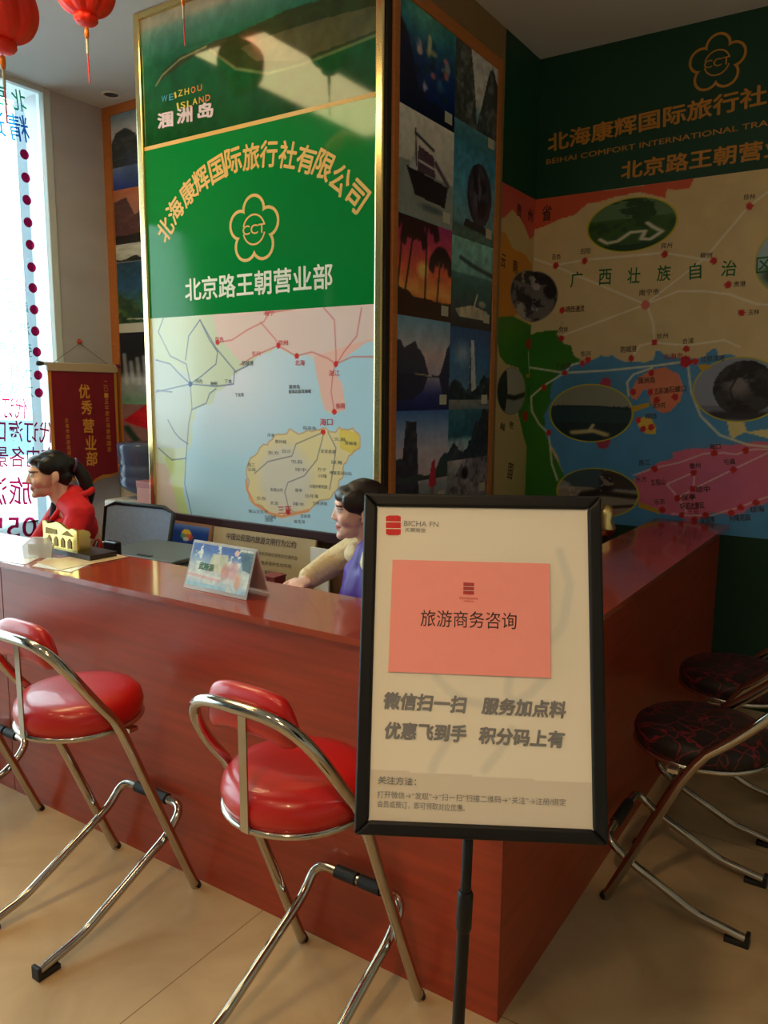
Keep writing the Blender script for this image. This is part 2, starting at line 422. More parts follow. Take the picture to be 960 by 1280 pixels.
def film_mat(name, col):
    m = bpy.data.materials.new(name); m.use_nodes = True; nt = m.node_tree; b = nt.nodes['Principled BSDF']
    b.inputs['Base Color'].default_value = (*lin(col), 1); b.inputs['Roughness'].default_value = .6
    t = nt.nodes.new('ShaderNodeBsdfTransparent'); t.inputs[0].default_value = (*np.clip(lin(col)/1.7, 0, 1), 1); x = nt.nodes.new('ShaderNodeMixShader'); x.inputs[0].default_value = .88
    nt.links.new(b.outputs[0], x.inputs[1]); nt.links.new(t.outputs[0], x.inputs[2]); nt.links.new(x.outputs[0], nt.nodes['Material Output'].inputs[0]); return m
film = [film_mat('green_window_film', (30, 165, 120)), film_mat('blue_window_film', (40, 120, 205)), film_mat('red_window_film', (186, 24, 76)), film_mat('teal_window_film', (120, 215, 205)), film_mat('grey_window_film', (170, 205, 215))]
wl = MB()
wtext('北', 16, 137, 34, 141, 26, 0, wl); wtext('京', -12, 128, 11, 133, 26, 0, wl); wtext('路', -44, 116, -17, 125, 28, 0, wl)
wtext('精', 13, 175, 38, 179, 33, 1, wl); wtext('选', -20, 166, 8, 172, 32, 1, wl)
wtext('北海旅游', -30, 190, 22, 198, 14, 4, wl, 0.0)
for body, x0, x1, y, h in (('三亚', 5, 32, 362, 13), ('越南', 6, 36, 390, 15), ('港澳', 8, 38, 418, 16), ('张家界', -6, 40, 445, 17), ('大理', 10, 40, 473, 17), ('九寨沟', -6, 42, 495, 18)):
    wtext(body, x0, y, x1, y+1.5, h, 3, wl, 0.0)
wtext('代订', 2, 522, 34, 524, 26, 2, wl); wtext('代订海口', -9, 552, 67, 554, 27, 2, wl); wtext('市内各景', -9, 584, 69, 584, 26, 2, wl)
wtext('旅游', -22, 633, 40, 631, 36, 2, wl, 0.03); wtext('0558', -36, 674, 45, 671, 26, 2, wl, 0.03)
lw = obj('window_lettering', wl, film, window); lw['label'] = 'green, blue and magenta lettering on the glass, read from behind'
for (x, y) in [(30.5, 193), (32, 222), (33.5, 250), (35, 278), (37.5, 306), (39.5, 334), (41, 360), (42.5, 387), (44, 414), (46, 440), (47.5, 469), (48.5, 491)]:
    u, v = WP.px(x, y); d = MB(); n = 20
    d.add([WP.at(u+0.029*math.cos(2*PI*k/n), v+0.029*math.sin(2*PI*k/n), 0.001) for k in range(n)], [tuple(range(n))])
    obj('round_dot', d, film[2], window)

# outside the glass
struct('pavement', MB().span((-40, -25, -0.2), (XL-0.25, 40, -0.1)), mat('pale_paving', (190, 192, 190), 0.8, noise=0.06, nscale=2))
struct('outside_column', MB().span((XL-0.62, 3.27, -0.1), (XL-0.28, 3.9, ZC+0.3), bev=0.01), mat('grey_column_stone', (112, 122, 130), 0.7, noise=0.04))
# parked car by the pavement
def car():
    t = thing('car', 'pale silver car parked outside, seen through the lettered shop window', 'car', (-8.6, 4.6, -0.1))
    body = mat('silver_car_paint', (222, 232, 240), 0.25, metal=0.3, coat=0.6); dark = mat('car_glass', (110, 140, 156), 0.08); tyre = mat('tyre_rubber', (28, 28, 30), 0.8)
    P = Plane((-8.6, 4.6, -0.1), (0, 1, 0), (0, 0, 1))
    prof = [(-2.2, .35), (-2.22, .62), (-2.1, .82), (-1.3, .95), (-.75, 1.38), (-.2, 1.47), (.6, 1.45), (1.25, 1.05), (1.95, .98), (2.2, .8), (2.2, .35), (1.75, .3), (-1.7, .3)]
    obj('car_body', MB().prism(prof, P, -.82, .82), body, t)
    obj('side_window', MB().prism([(-1.15, .97), (-.7, 1.32), (-.2, 1.39), (.55, 1.37), (1.1, 1.03)], P, .815, .83), dark, t)
    obj('side_window', MB().prism([(-1.15, .97), (-.7, 1.32), (-.2, 1.39), (.55, 1.37), (1.1, 1.03)], P, -.83, -.815), dark, t)
    for y in (-1.35, 1.35):
        for s in (-1, 1):
            Rx = Matrix.Rotation(PI/2, 3, 'Y')
            obj('wheel', MB().lathe([(0.0, -.1), (.2, -.1), (.3, -.09), (.32, -.05), (.32, .05), (.3, .09), (.2, .1), (0.0, .1)], (-8.6+s*.76, 4.6+y, .22), 24, R=Rx), tyre, t)
car()

# ceiling lamps
GOLD = mat('polished_gold', (238, 208, 140), 0.2, metal=1.0)
CHROME = mat('chrome', (186, 178, 166), 0.12, metal=1.0)
BLACKP = mat('black_plastic', (22, 22, 24), 0.42)
lamp_glow = glow('warm_lamp_glow', WARM, 6.0)
for i, (x, y, p) in enumerate(LAMPS):
    if i == 0:
        t = thing('ceiling_downlight', 'round warm ceiling downlight with white rim over the customer side of the room', 'lamp', (0, 0, 0), 'warm downlights over the customers')
        obj('rim', MB().lathe([(.085, ZC-.001), (.105, ZC-.012), (.112, ZC-.006), (.112, ZC)], (0, 0, 0), 32), mat('lamp_white', (235, 232, 225), .5), t)
        obj('diffuser', MB().lathe([(0.0, ZC-.004), (.086, ZC-.004)], (0, 0, 0), 32), lamp_glow, t); root0 = t
        t.matrix_basis = Matrix.Translation((x, y, 0))
    else: dup(root0, Matrix.Translation((x, y, 0)))
    d = bpy.data.lights.new('downlight', 'SPOT'); d.energy = p*4.5; d.color = WARM; d.spot_size = 2.3; d.spot_blend = 0.8; d.shadow_soft_size = 0.09
    o = bpy.data.objects.new('downlight', d); COL.objects.link(o); o.location = (x, y, ZC-0.03)
q = onz(139, 118, ZC)
t = thing('ceiling_spot', 'small unlit ceiling spot with a pale rim above the dark red pennant', 'lamp', (q[0], q[1], ZC))
obj('rim', MB().lathe([(.04, ZC-.001), (.052, ZC-.008), (.06, ZC-.004), (.06, ZC)], (q[0], q[1], 0), 28), mat('lamp_white', (235, 232, 225), .5), t)
obj('lens', MB().lathe([(0, ZC-.0025), (.041, ZC-.0025)], (q[0], q[1], 0), 28), mat('dark_lens', (60, 58, 54), .3), t)
# warm fluorescent ceiling panel over the front of the pillar
t = thing('ceiling_panel_light', 'long warm recessed ceiling panel light in front of the big poster', 'lamp', (-3.08, 1.5, ZC))
obj('panel_frame', MB().span((-3.38, .64, ZC-.012), (-2.80, .70, ZC)).span((-3.38, 2.3, ZC-.012), (-2.80, 2.36, ZC)).span((-3.38, .70, ZC-.012), (-3.34, 2.3, ZC)).span((-2.84, .70, ZC-.012), (-2.80, 2.3, ZC)), mat('lamp_white', (235, 232, 225), .5), t)
obj('diffuser', MB().span((-3.34, .70, ZC-.006), (-2.84, 2.3, ZC-.002)), glow('warm_panel_glow', (1.0, .80, .38), 13.0), t)

# ================================================================ reception counter
WOOD = mat('cherry_veneer', (158, 56, 30), 0.36, noise=0.22, nscale=5, stretch=(0.5, 0.5, 9), coat=0.15)
WOODTOP = mat('cherry_worktop', (158, 56, 32), 0.17, noise=0.14, nscale=4, stretch=(0.6, 2.0, 6), coat=0.5)
EDGE = mat('cherry_edging', (150, 58, 36), 0.3)
ct = thing('reception_counter', 'large L-shaped red cherry veneer reception counter with raised glossy top', 'counter', (XC, YC, 0))
XE = -4.3                        # the counter's far left end
GZ = Plane((0, 0, 0), (1, 0, 0), (0, 1, 0))
top = MB().prism([(XE, YC-.026), (XC+.042, YC-.026), (XC+.042, YB-.03), (-1.06, YB-.03), (-1.06, 1.995), (XE, 1.995)], GZ, ZT-.02, ZT)
obj('raised_top', top, WOODTOP, ct)
seam = ony(5, 775, YC)[0]
obj('front_panel', MB().span((seam+.003, YC, 0), (XC, YC+.025, ZT-.02)), WOOD, ct)
obj('front_panel', MB().span((XE, YC, 0), (seam-.003, YC+.025, ZT-.02)), WOOD, ct)
obj('side_panel', MB().span((XC-.025, YC+.025, 0), (XC, YB-.03, ZT-.02)), WOOD, ct)
obj('end_panel', MB().span((XE-.02, YC, 0), (XE, 2.5, ZT-.02)), WOOD, ct)
obj('inner_panel', MB().span((XE, 1.97, .76), (-1.06, 1.99, ZT-.02)).span((-1.08, 1.99, .76), (-1.06, YB-.03, ZT-.02)), WOOD, ct)
obj('edge_trim', MB().span((XE, YC-.006, ZT-.032), (XC+.012, YC+.002, ZT-.024), 0).span((XC-.002, YC, ZT-.032), (XC+.012, YB-.03, ZT-.024)), EDGE, ct)
obj('inner_desk', MB().prism([(XE, YC+.03), (-1.09, YC+.03), (-1.09, 2.16), (-2.2, 2.16), (-2.2, 2.5), (-2.98, 2.5), (-2.98, 2.2), (XE, 2.2)], GZ, .72, .745).span((-1.3, 2.9, .72), (-.78, YB-.03, .745)), WOODTOP, ct)

# ================================================================ the big framed poster on the pillar
PP = Plane((0, YP, 0), (1, 0, 0), (0, 0, 1))          # normal -> -y
pz0 = PP.px(300, 651)[1]; px0 = PP.px(185, 300)[0]; px1 = PP.px(470, 250)[0]
poster = thing('framed_poster', 'tall gold-framed poster with island photo, green title field and sea map', 'poster', (-2.54, YP, .95))
x0p, x1p, zb, zt = px0, px1, pz0, ZC-.035
print('poster', x0p, x1p, zb, zt, PP.px(188, 396)[1], PP.px(190, 186)[1])
fw = 0.042
obj('gold_frame', MB().span((x0p-fw, YP-.012, zb-.05), (x0p, YP+.035, ZC-.001), bev=.006).span((x1p, YP-.012, zb-.05), (XP, YP+.035, ZC-.001), bev=.006).span((x0p, YP-.012, zt), (x1p, YP+.035, ZC-.001), bev=.006), GOLD, poster)
obj('bottom_rail', MB().span((x0p, YP-.012, zb-.05), (x1p, YP+.035, zb), bev=.004), mat('dark_rail', (52, 20, 24), .35), poster)
obj('backing_board', MB().span((x0p, YP+.001, zb), (x1p, YP+.034, zt)), mat('board_white', (220, 220, 215), .6), poster)
GLOSSP = print_mat('laminated_print', 0.07, 0.32); MAPP = print_mat('laminated_map_print', 0.09, 0.6)
zm, zy = PP.px(330, 389)[1], PP.px(326, 152)[1]
# island photograph
isl = Paint(x0p, x1p, zy, zt, 220, 130)
isl.grad([(0, (22, 74, 36)), (.35, (24, 92, 50)), (.62, (28, 104, 66)), (.8, (80, 140, 118)), (.88, (120, 160, 140)), (.93, (176, 176, 150)), (1, (196, 190, 160))])
pxs = lambda L: [PP.px(*q) for q in L]
isl.poly(pxs([(160, 20), (250, 0), (330, -25), (330, -60), (150, -60)]), (190, 186, 158), .8)
isl.poly(pxs([(194, 106), (203, 90), (225, 70), (262, 54), (300, 40), (360, 12), (420, -6), (480, -22), (480, 38), (430, 58), (380, 78), (330, 88), (290, 84), (260, 62), (240, 72), (215, 90)]), (58, 74, 40))
isl.poly(pxs([(300, 60), (350, 40), (410, 22), (480, 4), (480, 34), (430, 54), (370, 76), (320, 76)]), (112, 108, 72), .8)
isl.line(pxs([(480, 40), (430, 60), (380, 80), (335, 92), (295, 86), (262, 62)]), .012, (150, 150, 96), .7)
isl.line(pxs([(195, 107), (203, 94), (225, 74), (258, 58)]), .008, (176, 176, 120), .8)
isl.speck(.35, 20, 3)
o = isl.mesh('island_photo', PP, GLOSSP, poster, .0004); o['label'] = 'aerial photo of a green island in the sea'
# green field and sea map
gf = Paint(x0p, x1p, zm, zy, 6, 6).fill((16, 128, 58)); gf.mesh('green_field', PP, GLOSSP, poster, .0004)
mp = Paint(x0p, x1p, zb, zm, 400, 300).fill((186, 226, 250))
mp.ell(*PP.px(290, 470), .62, .45, (236, 240, 254), .9, .9)  # paler middle of the sea: window glare painted into the map colour
land = pxs([(180, 380), (480, 370), (480, 424), (458, 428), (440, 441), (425, 452), (416, 462), (428, 480), (430, 500), (432, 512), (418, 517), (406, 512), (400, 490), (396, 470), (400, 452), (392, 446), (380, 442), (370, 447), (358, 440), (345, 434), (335, 442), (322, 446), (312, 456), (300, 462), (290, 470), (284, 482), (270, 490), (262, 506), (246, 512), (240, 530), (236, 560), (231, 580), (229, 610), (236, 640), (246, 662), (180, 662)])
mp.poly(jag(land, .15), (214, 228, 206))
mp.poly(pxs([(262, 380), (480, 370), (480, 424), (458, 428), (440, 441), (425, 452), (416, 462), (428, 480), (432, 512), (418, 517), (406, 512), (398, 480), (400, 452), (380, 442), (358, 440), (345, 434), (322, 446), (300, 452), (272, 420)]), (238, 214, 212))
mp.poly(pxs([(392, 446), (440, 430), (480, 420), (458, 428), (425, 452), (416, 462), (428, 480), (432, 512), (418, 517), (406, 512), (396, 470)]), (246, 200, 192))
mp.poly(pxs([(180, 440), (238, 470), (234, 560), (180, 560)]), (208, 222, 224)); mp.poly(pxs([(180, 576), (206, 580), (224, 610), (236, 650), (236, 670), (180, 670)]), (222, 206, 196)); mp.poly(pxs([(206, 570), (231, 575), (228, 610), (238, 650), (226, 650), (214, 600)]), (206, 224, 158))
island2 = pxs([(308, 590), (318, 570), (335, 556), (342, 545), (362, 536), (385, 538), (404, 535), (416, 540), (424, 534), (432, 537), (448, 542), (450, 560), (440, 568), (430, 580), (424, 600), (418, 615), (408, 624), (396, 628), (386, 638), (368, 640), (352, 646), (338, 642), (318, 630), (309, 612)]); island2 = jag(island2)
mp.poly(island2, (238, 222, 172)); mp.ell(*PP.px(356, 600), .19, .20, (222, 216, 206), .9, .35)
mp.poly(pxs([(424, 534), (432, 537), (448, 542), (450, 560), (440, 568), (425, 560)]), (240, 214, 110)); mp.line(island2+island2[:1], .006, (214, 176, 140))
mp.line(pxs([(308, 600), (309, 612), (318, 630), (338, 642), (352, 646), (386, 638)]), .012, (238, 160, 110))
road, red, gry = (96, 112, 160), (214, 110, 120), (130, 130, 140)
for L in ([(205, 395), (198, 415), (213, 445), (233, 455), (238, 480), (240, 510), (236, 530), (232, 580), (231, 605), (240, 645)], [(250, 400), (262, 425), (272, 440), (270, 455), (252, 470), (238, 480), (195, 490)], [(250, 400), (236, 420), (232, 450)], [(250, 400), (270, 435), (295, 465)], [(238, 480), (270, 483), (292, 480), (293, 465), (310, 457)], [(195, 450), (213, 455), (225, 468), (238, 480)], [(240, 512), (258, 504), (262, 492), (270, 486)], [(198, 560), (215, 575), (232, 573)], [(210, 525), (218, 540), (225, 548), (235, 555)], [(196, 488), (215, 490)]): mp.line(pxs(L), .0062, road, .75)
for L in ([(272, 428), (290, 425), (310, 412), (330, 402), (338, 388)], [(326, 403), (345, 425), (348, 432), (322, 443), (300, 456)], [(348, 432), (370, 445), (390, 440), (410, 448), (420, 455), (416, 468), (414, 490), (418, 514)], [(405, 385), (418, 400), (420, 440), (420, 455)], [(452, 385), (446, 420), (430, 440), (421, 455)], [(420, 455), (440, 446), (478, 446)], [(330, 392), (370, 386)]): mp.line(pxs(L), .0062, (222, 130, 130), .85)
for L in ([(405, 540), (400, 560), (396, 575), (380, 595), (360, 603), (356, 615), (362, 640)], [(405, 540), (370, 555), (365, 570), (335, 577), (318, 592)], [(410, 540), (420, 560), (416, 590), (412, 612)]): mp.line(pxs(L), .0055, gry, .75)
for q in ((418, 515), (348, 432), (371, 445), (420, 455), (404, 540), (360, 640), (272, 428)): mp.ell(*PP.px(*q), .013, .013, (224, 60, 60))
mp.ell(*PP.px(238, 480), .014, .014, (50, 80, 150))
o = mp.mesh('sea_map', PP, MAPP, poster, .0004); o['label'] = 'pale blue sea map with coast, roads and a yellow island'
tm = [mat('gold_ink', (226, 178, 92), .4), mat('white_ink', (226, 230, 214), .4), mat('map_red_ink', (214, 40, 50), .4), mat('map_grey_ink', (90, 92, 100), .5), mat('cyan_ink', (70, 170, 200), .4), mat('yellow_ink', (232, 210, 60), .4), mat('orange_ink', (236, 130, 50), .4), mat('lilac_ink', (226, 205, 215), .4), mat('mauve_ink', (150, 60, 90), .4)]
tx = MB()
cen = [(206.7, 286.7), (219, 262.7), (235, 241), (251.7, 225), (271.7, 211.7), (291.7, 200.7), (314, 196), (336, 192.3), (360, 194), (382.7, 199.3), (405, 207), (425.7, 225), (446, 246)]
uv = [np.array(PP.px(*c)) for c in cen]
for i, ch in enumerate('北海康辉国际旅行社有限公司'):
    d = uv[min(i+1, 12)]-uv[max(i-1, 0)]; d /= np.linalg.norm(d); n = np.array([-d[1], d[0]]); s = .0505
    a = uv[i]-d*s-n*s*1.12; write(tx, PP, ch, a, a+2*s*d, 2.25*s, bold=.022, mi=0, e=.0012)
obj('title_lettering', tx, tm, poster)
tx = MB(); write_px(tx, PP, '北京路王朝营业部', 232, 377, 416, 361, 31, bold=.018, mi=1, e=.0012); obj('title_lettering', tx, tm, poster)
em = MB(); c1 = PP.px(317.5, 284); l = PP.px(285.3, 286)[0]; r = PP.px(349.5, 282)[0]; vt = PP.px(317.5, 240)[1]
emblem(em, PP, c1[0], c1[1]-.01, (r-l)/2, (vt-c1[1])*1.02, 0, .0012); o = obj('emblem', em, tm, poster)
ln = MB(); a, b = PP.px(183, 186.5), PP.px(470, 118); stroke(ln, PP, [(x0p, zy), (x1p, zy)], .018, 0, .0012); obj('divider_line', ln, tm, poster)
it = MB()
for i, (ch, x, y) in enumerate(zip('WEIZHOU', (202, 211.5, 219, 223, 231, 239, 247), (128, 126, 123.5, 121, 119, 117, 114.5))):
    write_px(it, PP, ch, x, y, x+(2.2 if ch == 'I' else 7.5 if ch == 'W' else 5.6), y-1.3, 8, bold=.012, mi=(4, 4, 5, 5, 5, 6, 6)[i], e=.0012)
for i, (ch, x, y) in enumerate(zip('ISLAND', (222, 226, 234, 241, 249, 257), (137, 136, 134, 131.5, 129.5, 127))):
    write_px(it, PP, ch, x, y, x+(2.2 if i == 0 else 6), y-1.3, 8, bold=.012, mi=(5, 5, 5, 5, 6, 6)[i], e=.0012)
for i, (ch, x, y) in enumerate(zip('涠洲岛', (197, 221, 247), (162, 156, 150))):
    write_px(it, PP, ch, x, y, x+20, y-4, 20, bold=.035, mi=7, e=.0012); write_px(it, PP, ch, x, y, x+20, y-4, 20, bold=.0, mi=8, e=.0016)
obj('island_lettering', it, tm, poster)
ml = MB()
for body, x, y, w, h, k in (('海口', 400, 532, 16, 9, 2), ('三亚', 348, 642, 17, 9, 2), ('湛江', 411, 470, 14, 7, 2), ('徐闻', 420, 511, 11, 7, 2), ('钦州', 348, 432, 12, 7, 2), ('北海', 369, 457, 12, 7, 2), ('南宁', 331, 395, 12, 7, 2), ('百色', 269, 428, 11, 7, 2), ('东兴', 315, 445, 11, 6, 2), ('河内', 244, 479, 9, 5, 3), ('海防', 263, 482, 9, 5, 3), ('下龙', 281, 479, 9, 5, 3), ('下龙湾', 294, 496, 11, 5, 3), ('防城港', 303, 457, 14, 6, 3), ('涠洲岛', 361, 486, 14, 5, 3), ('南海北部湾海域', 361, 492, 28, 5, 3)):
    write_px(ml, PP, body, x, y, x+w, y-w*.02, h, bold=.01, mi=k, e=.0012)
for body, x, y, w in (('临高角', 379, 537, 16), ('洋浦', 334, 546, 9), ('儋州城', 344, 554, 14), ('白沙', 353, 566, 11), ('东方', 335, 568, 14), ('屯昌', 364, 579, 14), ('琼中', 369, 589, 14), ('昌江', 310, 583, 9), ('尖峰', 310, 589, 10), ('五指山市', 338, 614, 16), ('保亭', 369, 615, 9), ('陵水', 367, 632, 14), ('乐东', 321, 625, 12), ('天涯', 338, 631, 10), ('文昌', 417, 551, 15), ('清澜港', 431, 556, 15), ('定安县城', 401, 566, 19), ('琼海', 414, 580, 14), ('万宁', 397, 589, 11), ('博鳌亚洲论坛', 412, 593, 28), ('兴隆', 398, 597, 11), ('兴隆热带花园', 387, 610, 22), ('日月湾', 382, 622, 16), ('分界洲岛', 391, 631, 18), ('亚龙湾', 376, 647, 12), ('蜈支洲', 368, 654, 13), ('南山文化苑', 311, 641, 24), ('天涯海角', 331, 648, 14), ('西岛', 332, 652, 9)):
    write_px(ml, PP, body, x, y, x+w, y+w*.05, 4.6, mi=3, e=.0012)
obj('map_lettering', ml, tm, poster)

# ================================================================ photo boards
PHOTO = print_mat('photo_print', 0.32, 0.4)
ORANGEF = mat('orange_wood_frame', (196, 116, 52), 0.45, noise=0.12, nscale=12, stretch=(1, 1, 8))
def unit(nu=70, nv=90): return Paint(0, 1, 0, 1, nu, nv)
def ph_coral():
    p = unit().grad([(0, (10, 24, 92)), (.5, (14, 60, 128)), (1, (40, 150, 150))]); p.ell(.42, .98, .5, .3, (120, 206, 176), .8, .9)
    for i in range(26): x, y = RNG.uniform(.15, .85), RNG.uniform(.15, .72); p.ell(x, y, RNG.uniform(.03, .1), RNG.uniform(.03, .09), [(226, 208, 130), (210, 120, 110), (60, 110, 150), (20, 36, 70), (190, 190, 200), (34, 70, 60)][i % 6], .8, .6)
    p.ridge([(0, .8), (.12, .75), (.25, .45), (.4, .2), (1, .12)], (14, 24, 60), .2, 4); p.ell(.35, .6, .06, .05, (236, 190, 170), .9, .4); p.ell(.52, .74, .05, .1, (228, 220, 160), .9, .5); return p.speck(.6, 12, 2)
def ph_cliffs():
    p = unit().grad([(0, (60, 130, 150)), (.35, (120, 170, 180)), (.5, (228, 222, 210)), (1, (214, 214, 214))])
    p.ridge([(0, 1.1), (.34, 1.0), (.4, .75), (.46, .5), (.5, .3), (.52, .22), (1, .2)], (70, 78, 76), .12, 8, (130, 134, 128), .2)
    p.ridge([(0, .2), (.5, .2), (.58, .4), (.7, .72), (.8, .95), (.9, .9), (1, .8)], (62, 70, 72), .15, 11, (120, 124, 120), .2); return p.speck(.4, 16, 9)
def ph_ship():
    p = unit().grad([(0, (110, 170, 170)), (.42, (150, 190, 190)), (.46, (206, 200, 190)), (1, (240, 232, 214))]); p.ridge([(0, .5), (.2, .52), (.3, .45), (1, .45)], (150, 160, 150))
    p.poly([(.14, .47), (.9, .42), (.84, .2), (.3, .22)], (36, 34, 48)); p.poly([(.3, .46), (.36, .7), (.62, .66), (.66, .46)], (92, 70, 84)); p.poly([(.2, .46), (.28, .62), (.34, .62), (.34, .46)], (190, 190, 190))
    p.line([(.3, .8), (.62, .72)], .03, (40, 36, 48)); p.line([(.3, .84), (.32, .5)], .02, (40, 36, 48)); p.line([(.66, .6), (.9, .44)], .05, (90, 80, 96)); p.line([(.36, .56), (.66, .54)], .02, (220, 214, 210)); p.ell(.6, .14, .3, .05, (60, 80, 96), .7, .7); return p.speck(.2, 20, 3)
def ph_rock():
    p = unit().grad([(0, (50, 96, 110)), (.2, (110, 160, 170)), (.6, (84, 160, 190)), (1, (60, 140, 170))]); p.ell(.62, .52, .3, .34, (70, 66, 82)); q = p.ell(.6, .55, .24, .28, (120, 116, 130), .7, .8)
    p.mix((np.hypot((p.U-.62)/.3, (p.V-.52)/.34) < 1)*np.clip((vnoise(p.U*2, p.V, 5, 21)-.5)*8, 0, 1), (40, 36, 50))
    p.poly([(.3, .22), (.92, .18), (.98, .06), (.2, .06)], (44, 44, 60)); p.ridge([(0, .14), (1, .1)], (90, 120, 110)); return p.speck(.5, 16, 5)
def ph_palms():
    p = unit().grad([(0, (70, 24, 20)), (.12, (230, 110, 60)), (.28, (255, 176, 90)), (.5, (240, 104, 70)), (.75, (216, 70, 100)), (1, (176, 50, 120))]); p.ell(.46, .5, .13, .12, (255, 214, 120), 1, .6)
    p.ridge([(0, .3), (.3, .22), (1, .2)], (60, 24, 26), .05, 2)
    for (x, top, b) in ((.12, 1.0, .0), (.52, 1.04, .5), (.80, .72, .72), (.30, .93, .12)):
        p.line([(b, .1), ((x+b)/2, .5), (x, top)], .025, (40, 16, 24))
        for a in np.linspace(-.7, 3.84, 13): p.line([(x, top-.06), (x+.12*math.cos(a), top-.03+.08*math.sin(a)), (x+.19*math.cos(a), top-.09+.07*math.sin(a)), (x+.21*math.cos(a), top-.17+.05*math.sin(a))], .05, (46, 16, 30))
    p.line([(.1, .12), (.95, .12)], .12, (52, 20, 24)); return p.speck(.25, 14, 6)
def ph_boat():
    p = unit().grad([(0, (30, 34, 40)), (.18, (50, 70, 80)), (.4, (40, 96, 100)), (.6, (70, 130, 130)), (.62, (120, 180, 178)), (1, (140, 200, 190))]); p.line([(.2, .78), (.5, .72), (1, .66)], .05, (40, 70, 76)); p.poly([(.1, .2), (.5, .27), (.9, .22), (.8, .12), (.2, .12)], (196, 186, 160)); p.line([(.55, .26), (.62, .4)], .03, (230, 220, 190)); p.ell(.75, .3, .12, .05, (220, 210, 180), .7, .5); return p.speck(.5, 12, 12)
def ph_lake():
    p = unit().grad([(0, (22, 30, 96)), (.18, (52, 66, 140)), (.4, (190, 180, 196)), (.6, (224, 200, 200)), (1, (120, 176, 210))])
    p.ridge([(0, .78), (.1, .76), (.15, .66), (.25, .7), (.35, .74), (.5, .6), (.58, .45), (.6, .4)], (50, 58, 84), .08, 3, None, .36); p.ridge([(.8, .38), (.86, .5), (.94, .7), (1, .76)], (44, 50, 76), .03, 9, None, .36)
    p.poly([(0, .4), (.6, .4), (.5, .22), (.3, .12), (0, .1)], (34, 42, 70)); p.poly([(.78, .4), (1, .42), (1, .05), (.9, .1)], (36, 42, 72)); p.line([(.35, .4), (.65, .38)], .012, (214, 206, 150)); return p.speck(.25, 10, 4)
def ph_tower():
    p = unit().grad([(0, (120, 130, 136)), (.14, (150, 150, 140)), (.3, (90, 130, 160)), (.6, (60, 120, 180)), (1, (30, 84, 150))]); p.ell(.3, .68, .3, .2, (190, 204, 214), .7, .8); p.poly([(.45, .14), (.5, .86), (.57, .86), (.66, .14)], (206, 206, 204)); p.poly([(.45, .14), (.5, .8), (.53, .14)], (70, 84, 110)); p.ridge([(0, .3), (.2, .36), (.4, .2), (.7, .3), (.85, .46), (1, .4)], (28, 40, 50), .12, 8, (70, 90, 90), .12); return p.speck(.3, 20, 7)
def ph_sail():
    p = unit().grad([(0, (120, 130, 130)), (.25, (150, 160, 160)), (.32, (206, 190, 196)), (.6, (206, 196, 206)), (.8, (150, 170, 206)), (1, (70, 120, 190))]); p.ridge([(0, .55), (.14, .52), (.2, .9), (.38, .9), (.42, .5), (.44, .2), (.46, .0), (1, 0)], (42, 46, 56), .05, 5, (70, 76, 90)); p.ridge([(.42, .36), (.6, .34), (.75, .38), (.85, .5), (.95, .56), (1, .56)], (52, 76, 72), .06, 6, None, .3); p.poly([(.62, .22), (.68, .47), (.74, .5), (.78, .22)], (196, 40, 60)); p.line([(.7, .2), (.7, .02)], .06, (150, 60, 70), .6); return p.speck(.2, 16, 8)
def ph_beach():
    p = unit().grad([(0, (70, 110, 120)), (.2, (120, 130, 130)), (.5, (206, 196, 196)), (.66, (150, 180, 190)), (.72, (40, 100, 120)), (1, (60, 120, 140))]); p.ridge([(.1, .2), (.3, .35), (.5, .5), (.7, .6), (1, .62)], (150, 140, 146), .2, 3, (70, 64, 76)); p.ridge([(.45, .6), (.6, .75), (.8, .98), (1, .95)], (40, 50, 60), .2, 12, (80, 90, 96), .45); p.ell(.42, .3, .09, .08, (30, 28, 40), 1, .3); p.ell(.85, .62, .1, .1, (40, 38, 52), 1, .4); return p.speck(.6, 14, 3)
def ph_karst():
    p = unit().grad([(0, (40, 60, 150)), (.2, (90, 120, 190)), (.42, (190, 200, 206)), (.75, (214, 210, 206)), (1, (130, 160, 180))]); p.ridge([(0, .62), (.06, .76), (.16, .8), (.3, .7), (.36, .5), (.4, .42)], (56, 64, 66), .06, 4, (84, 92, 90), .3); p.ridge([(.45, .42), (.6, .5), (.75, .46), (.85, .5), (.92, .7), (1, .72)], (70, 78, 84), .05, 8, None, .4); p.line([(.2, .38), (.24, .1)], .2, (60, 80, 120), .5); return p.speck(.25, 12, 5)
def ph_dusk():
    p = unit().grad([(0, (52, 44, 52)), (.3, (110, 90, 96)), (.55, (190, 130, 110)), (1, (206, 120, 80))]); p.ridge([(0, .8), (.15, .85), (.25, .5), (.4, .6), (.5, .9), (.62, .96), (.75, .6), (1, .4)], (90, 58, 62), .05, 3, (120, 76, 72)); p.ridge([(0, .15), (.5, .2), (1, .3)], (40, 36, 40), .1, 6); return p.speck(.2, 12, 5)
def ph_tree():
    p = unit(60, 30).fill((206, 206, 196)); p.ridge([(0, .1), (.3, .3), (.4, .8), (.6, .95), (.8, .7), (1, .9)], (36, 40, 38), .5, 4, (70, 74, 66)); return p.speck(.4, 12, 5)
def ph_fall():
    p = unit().grad([(0, (196, 204, 190)), (.1, (80, 110, 100)), (.3, (50, 96, 80)), (.6, (40, 90, 130)), (1, (30, 70, 96))]); p.line([(.62, .98), (.55, .7), (.6, .4), (.5, .12)], .2, (150, 190, 220), .85); p.line([(.9, .9), (.8, .4)], .12, (120, 160, 190), .6); p.ridge([(0, .5), (.2, .35), (.35, .1), (.5, .06)], (40, 70, 50), .2, 4, (90, 120, 60)); p.poly([(.1, .08), (.6, .02), (.9, .16), (.6, .1)], (190, 196, 180)); return p.speck(.6, 14, 8)
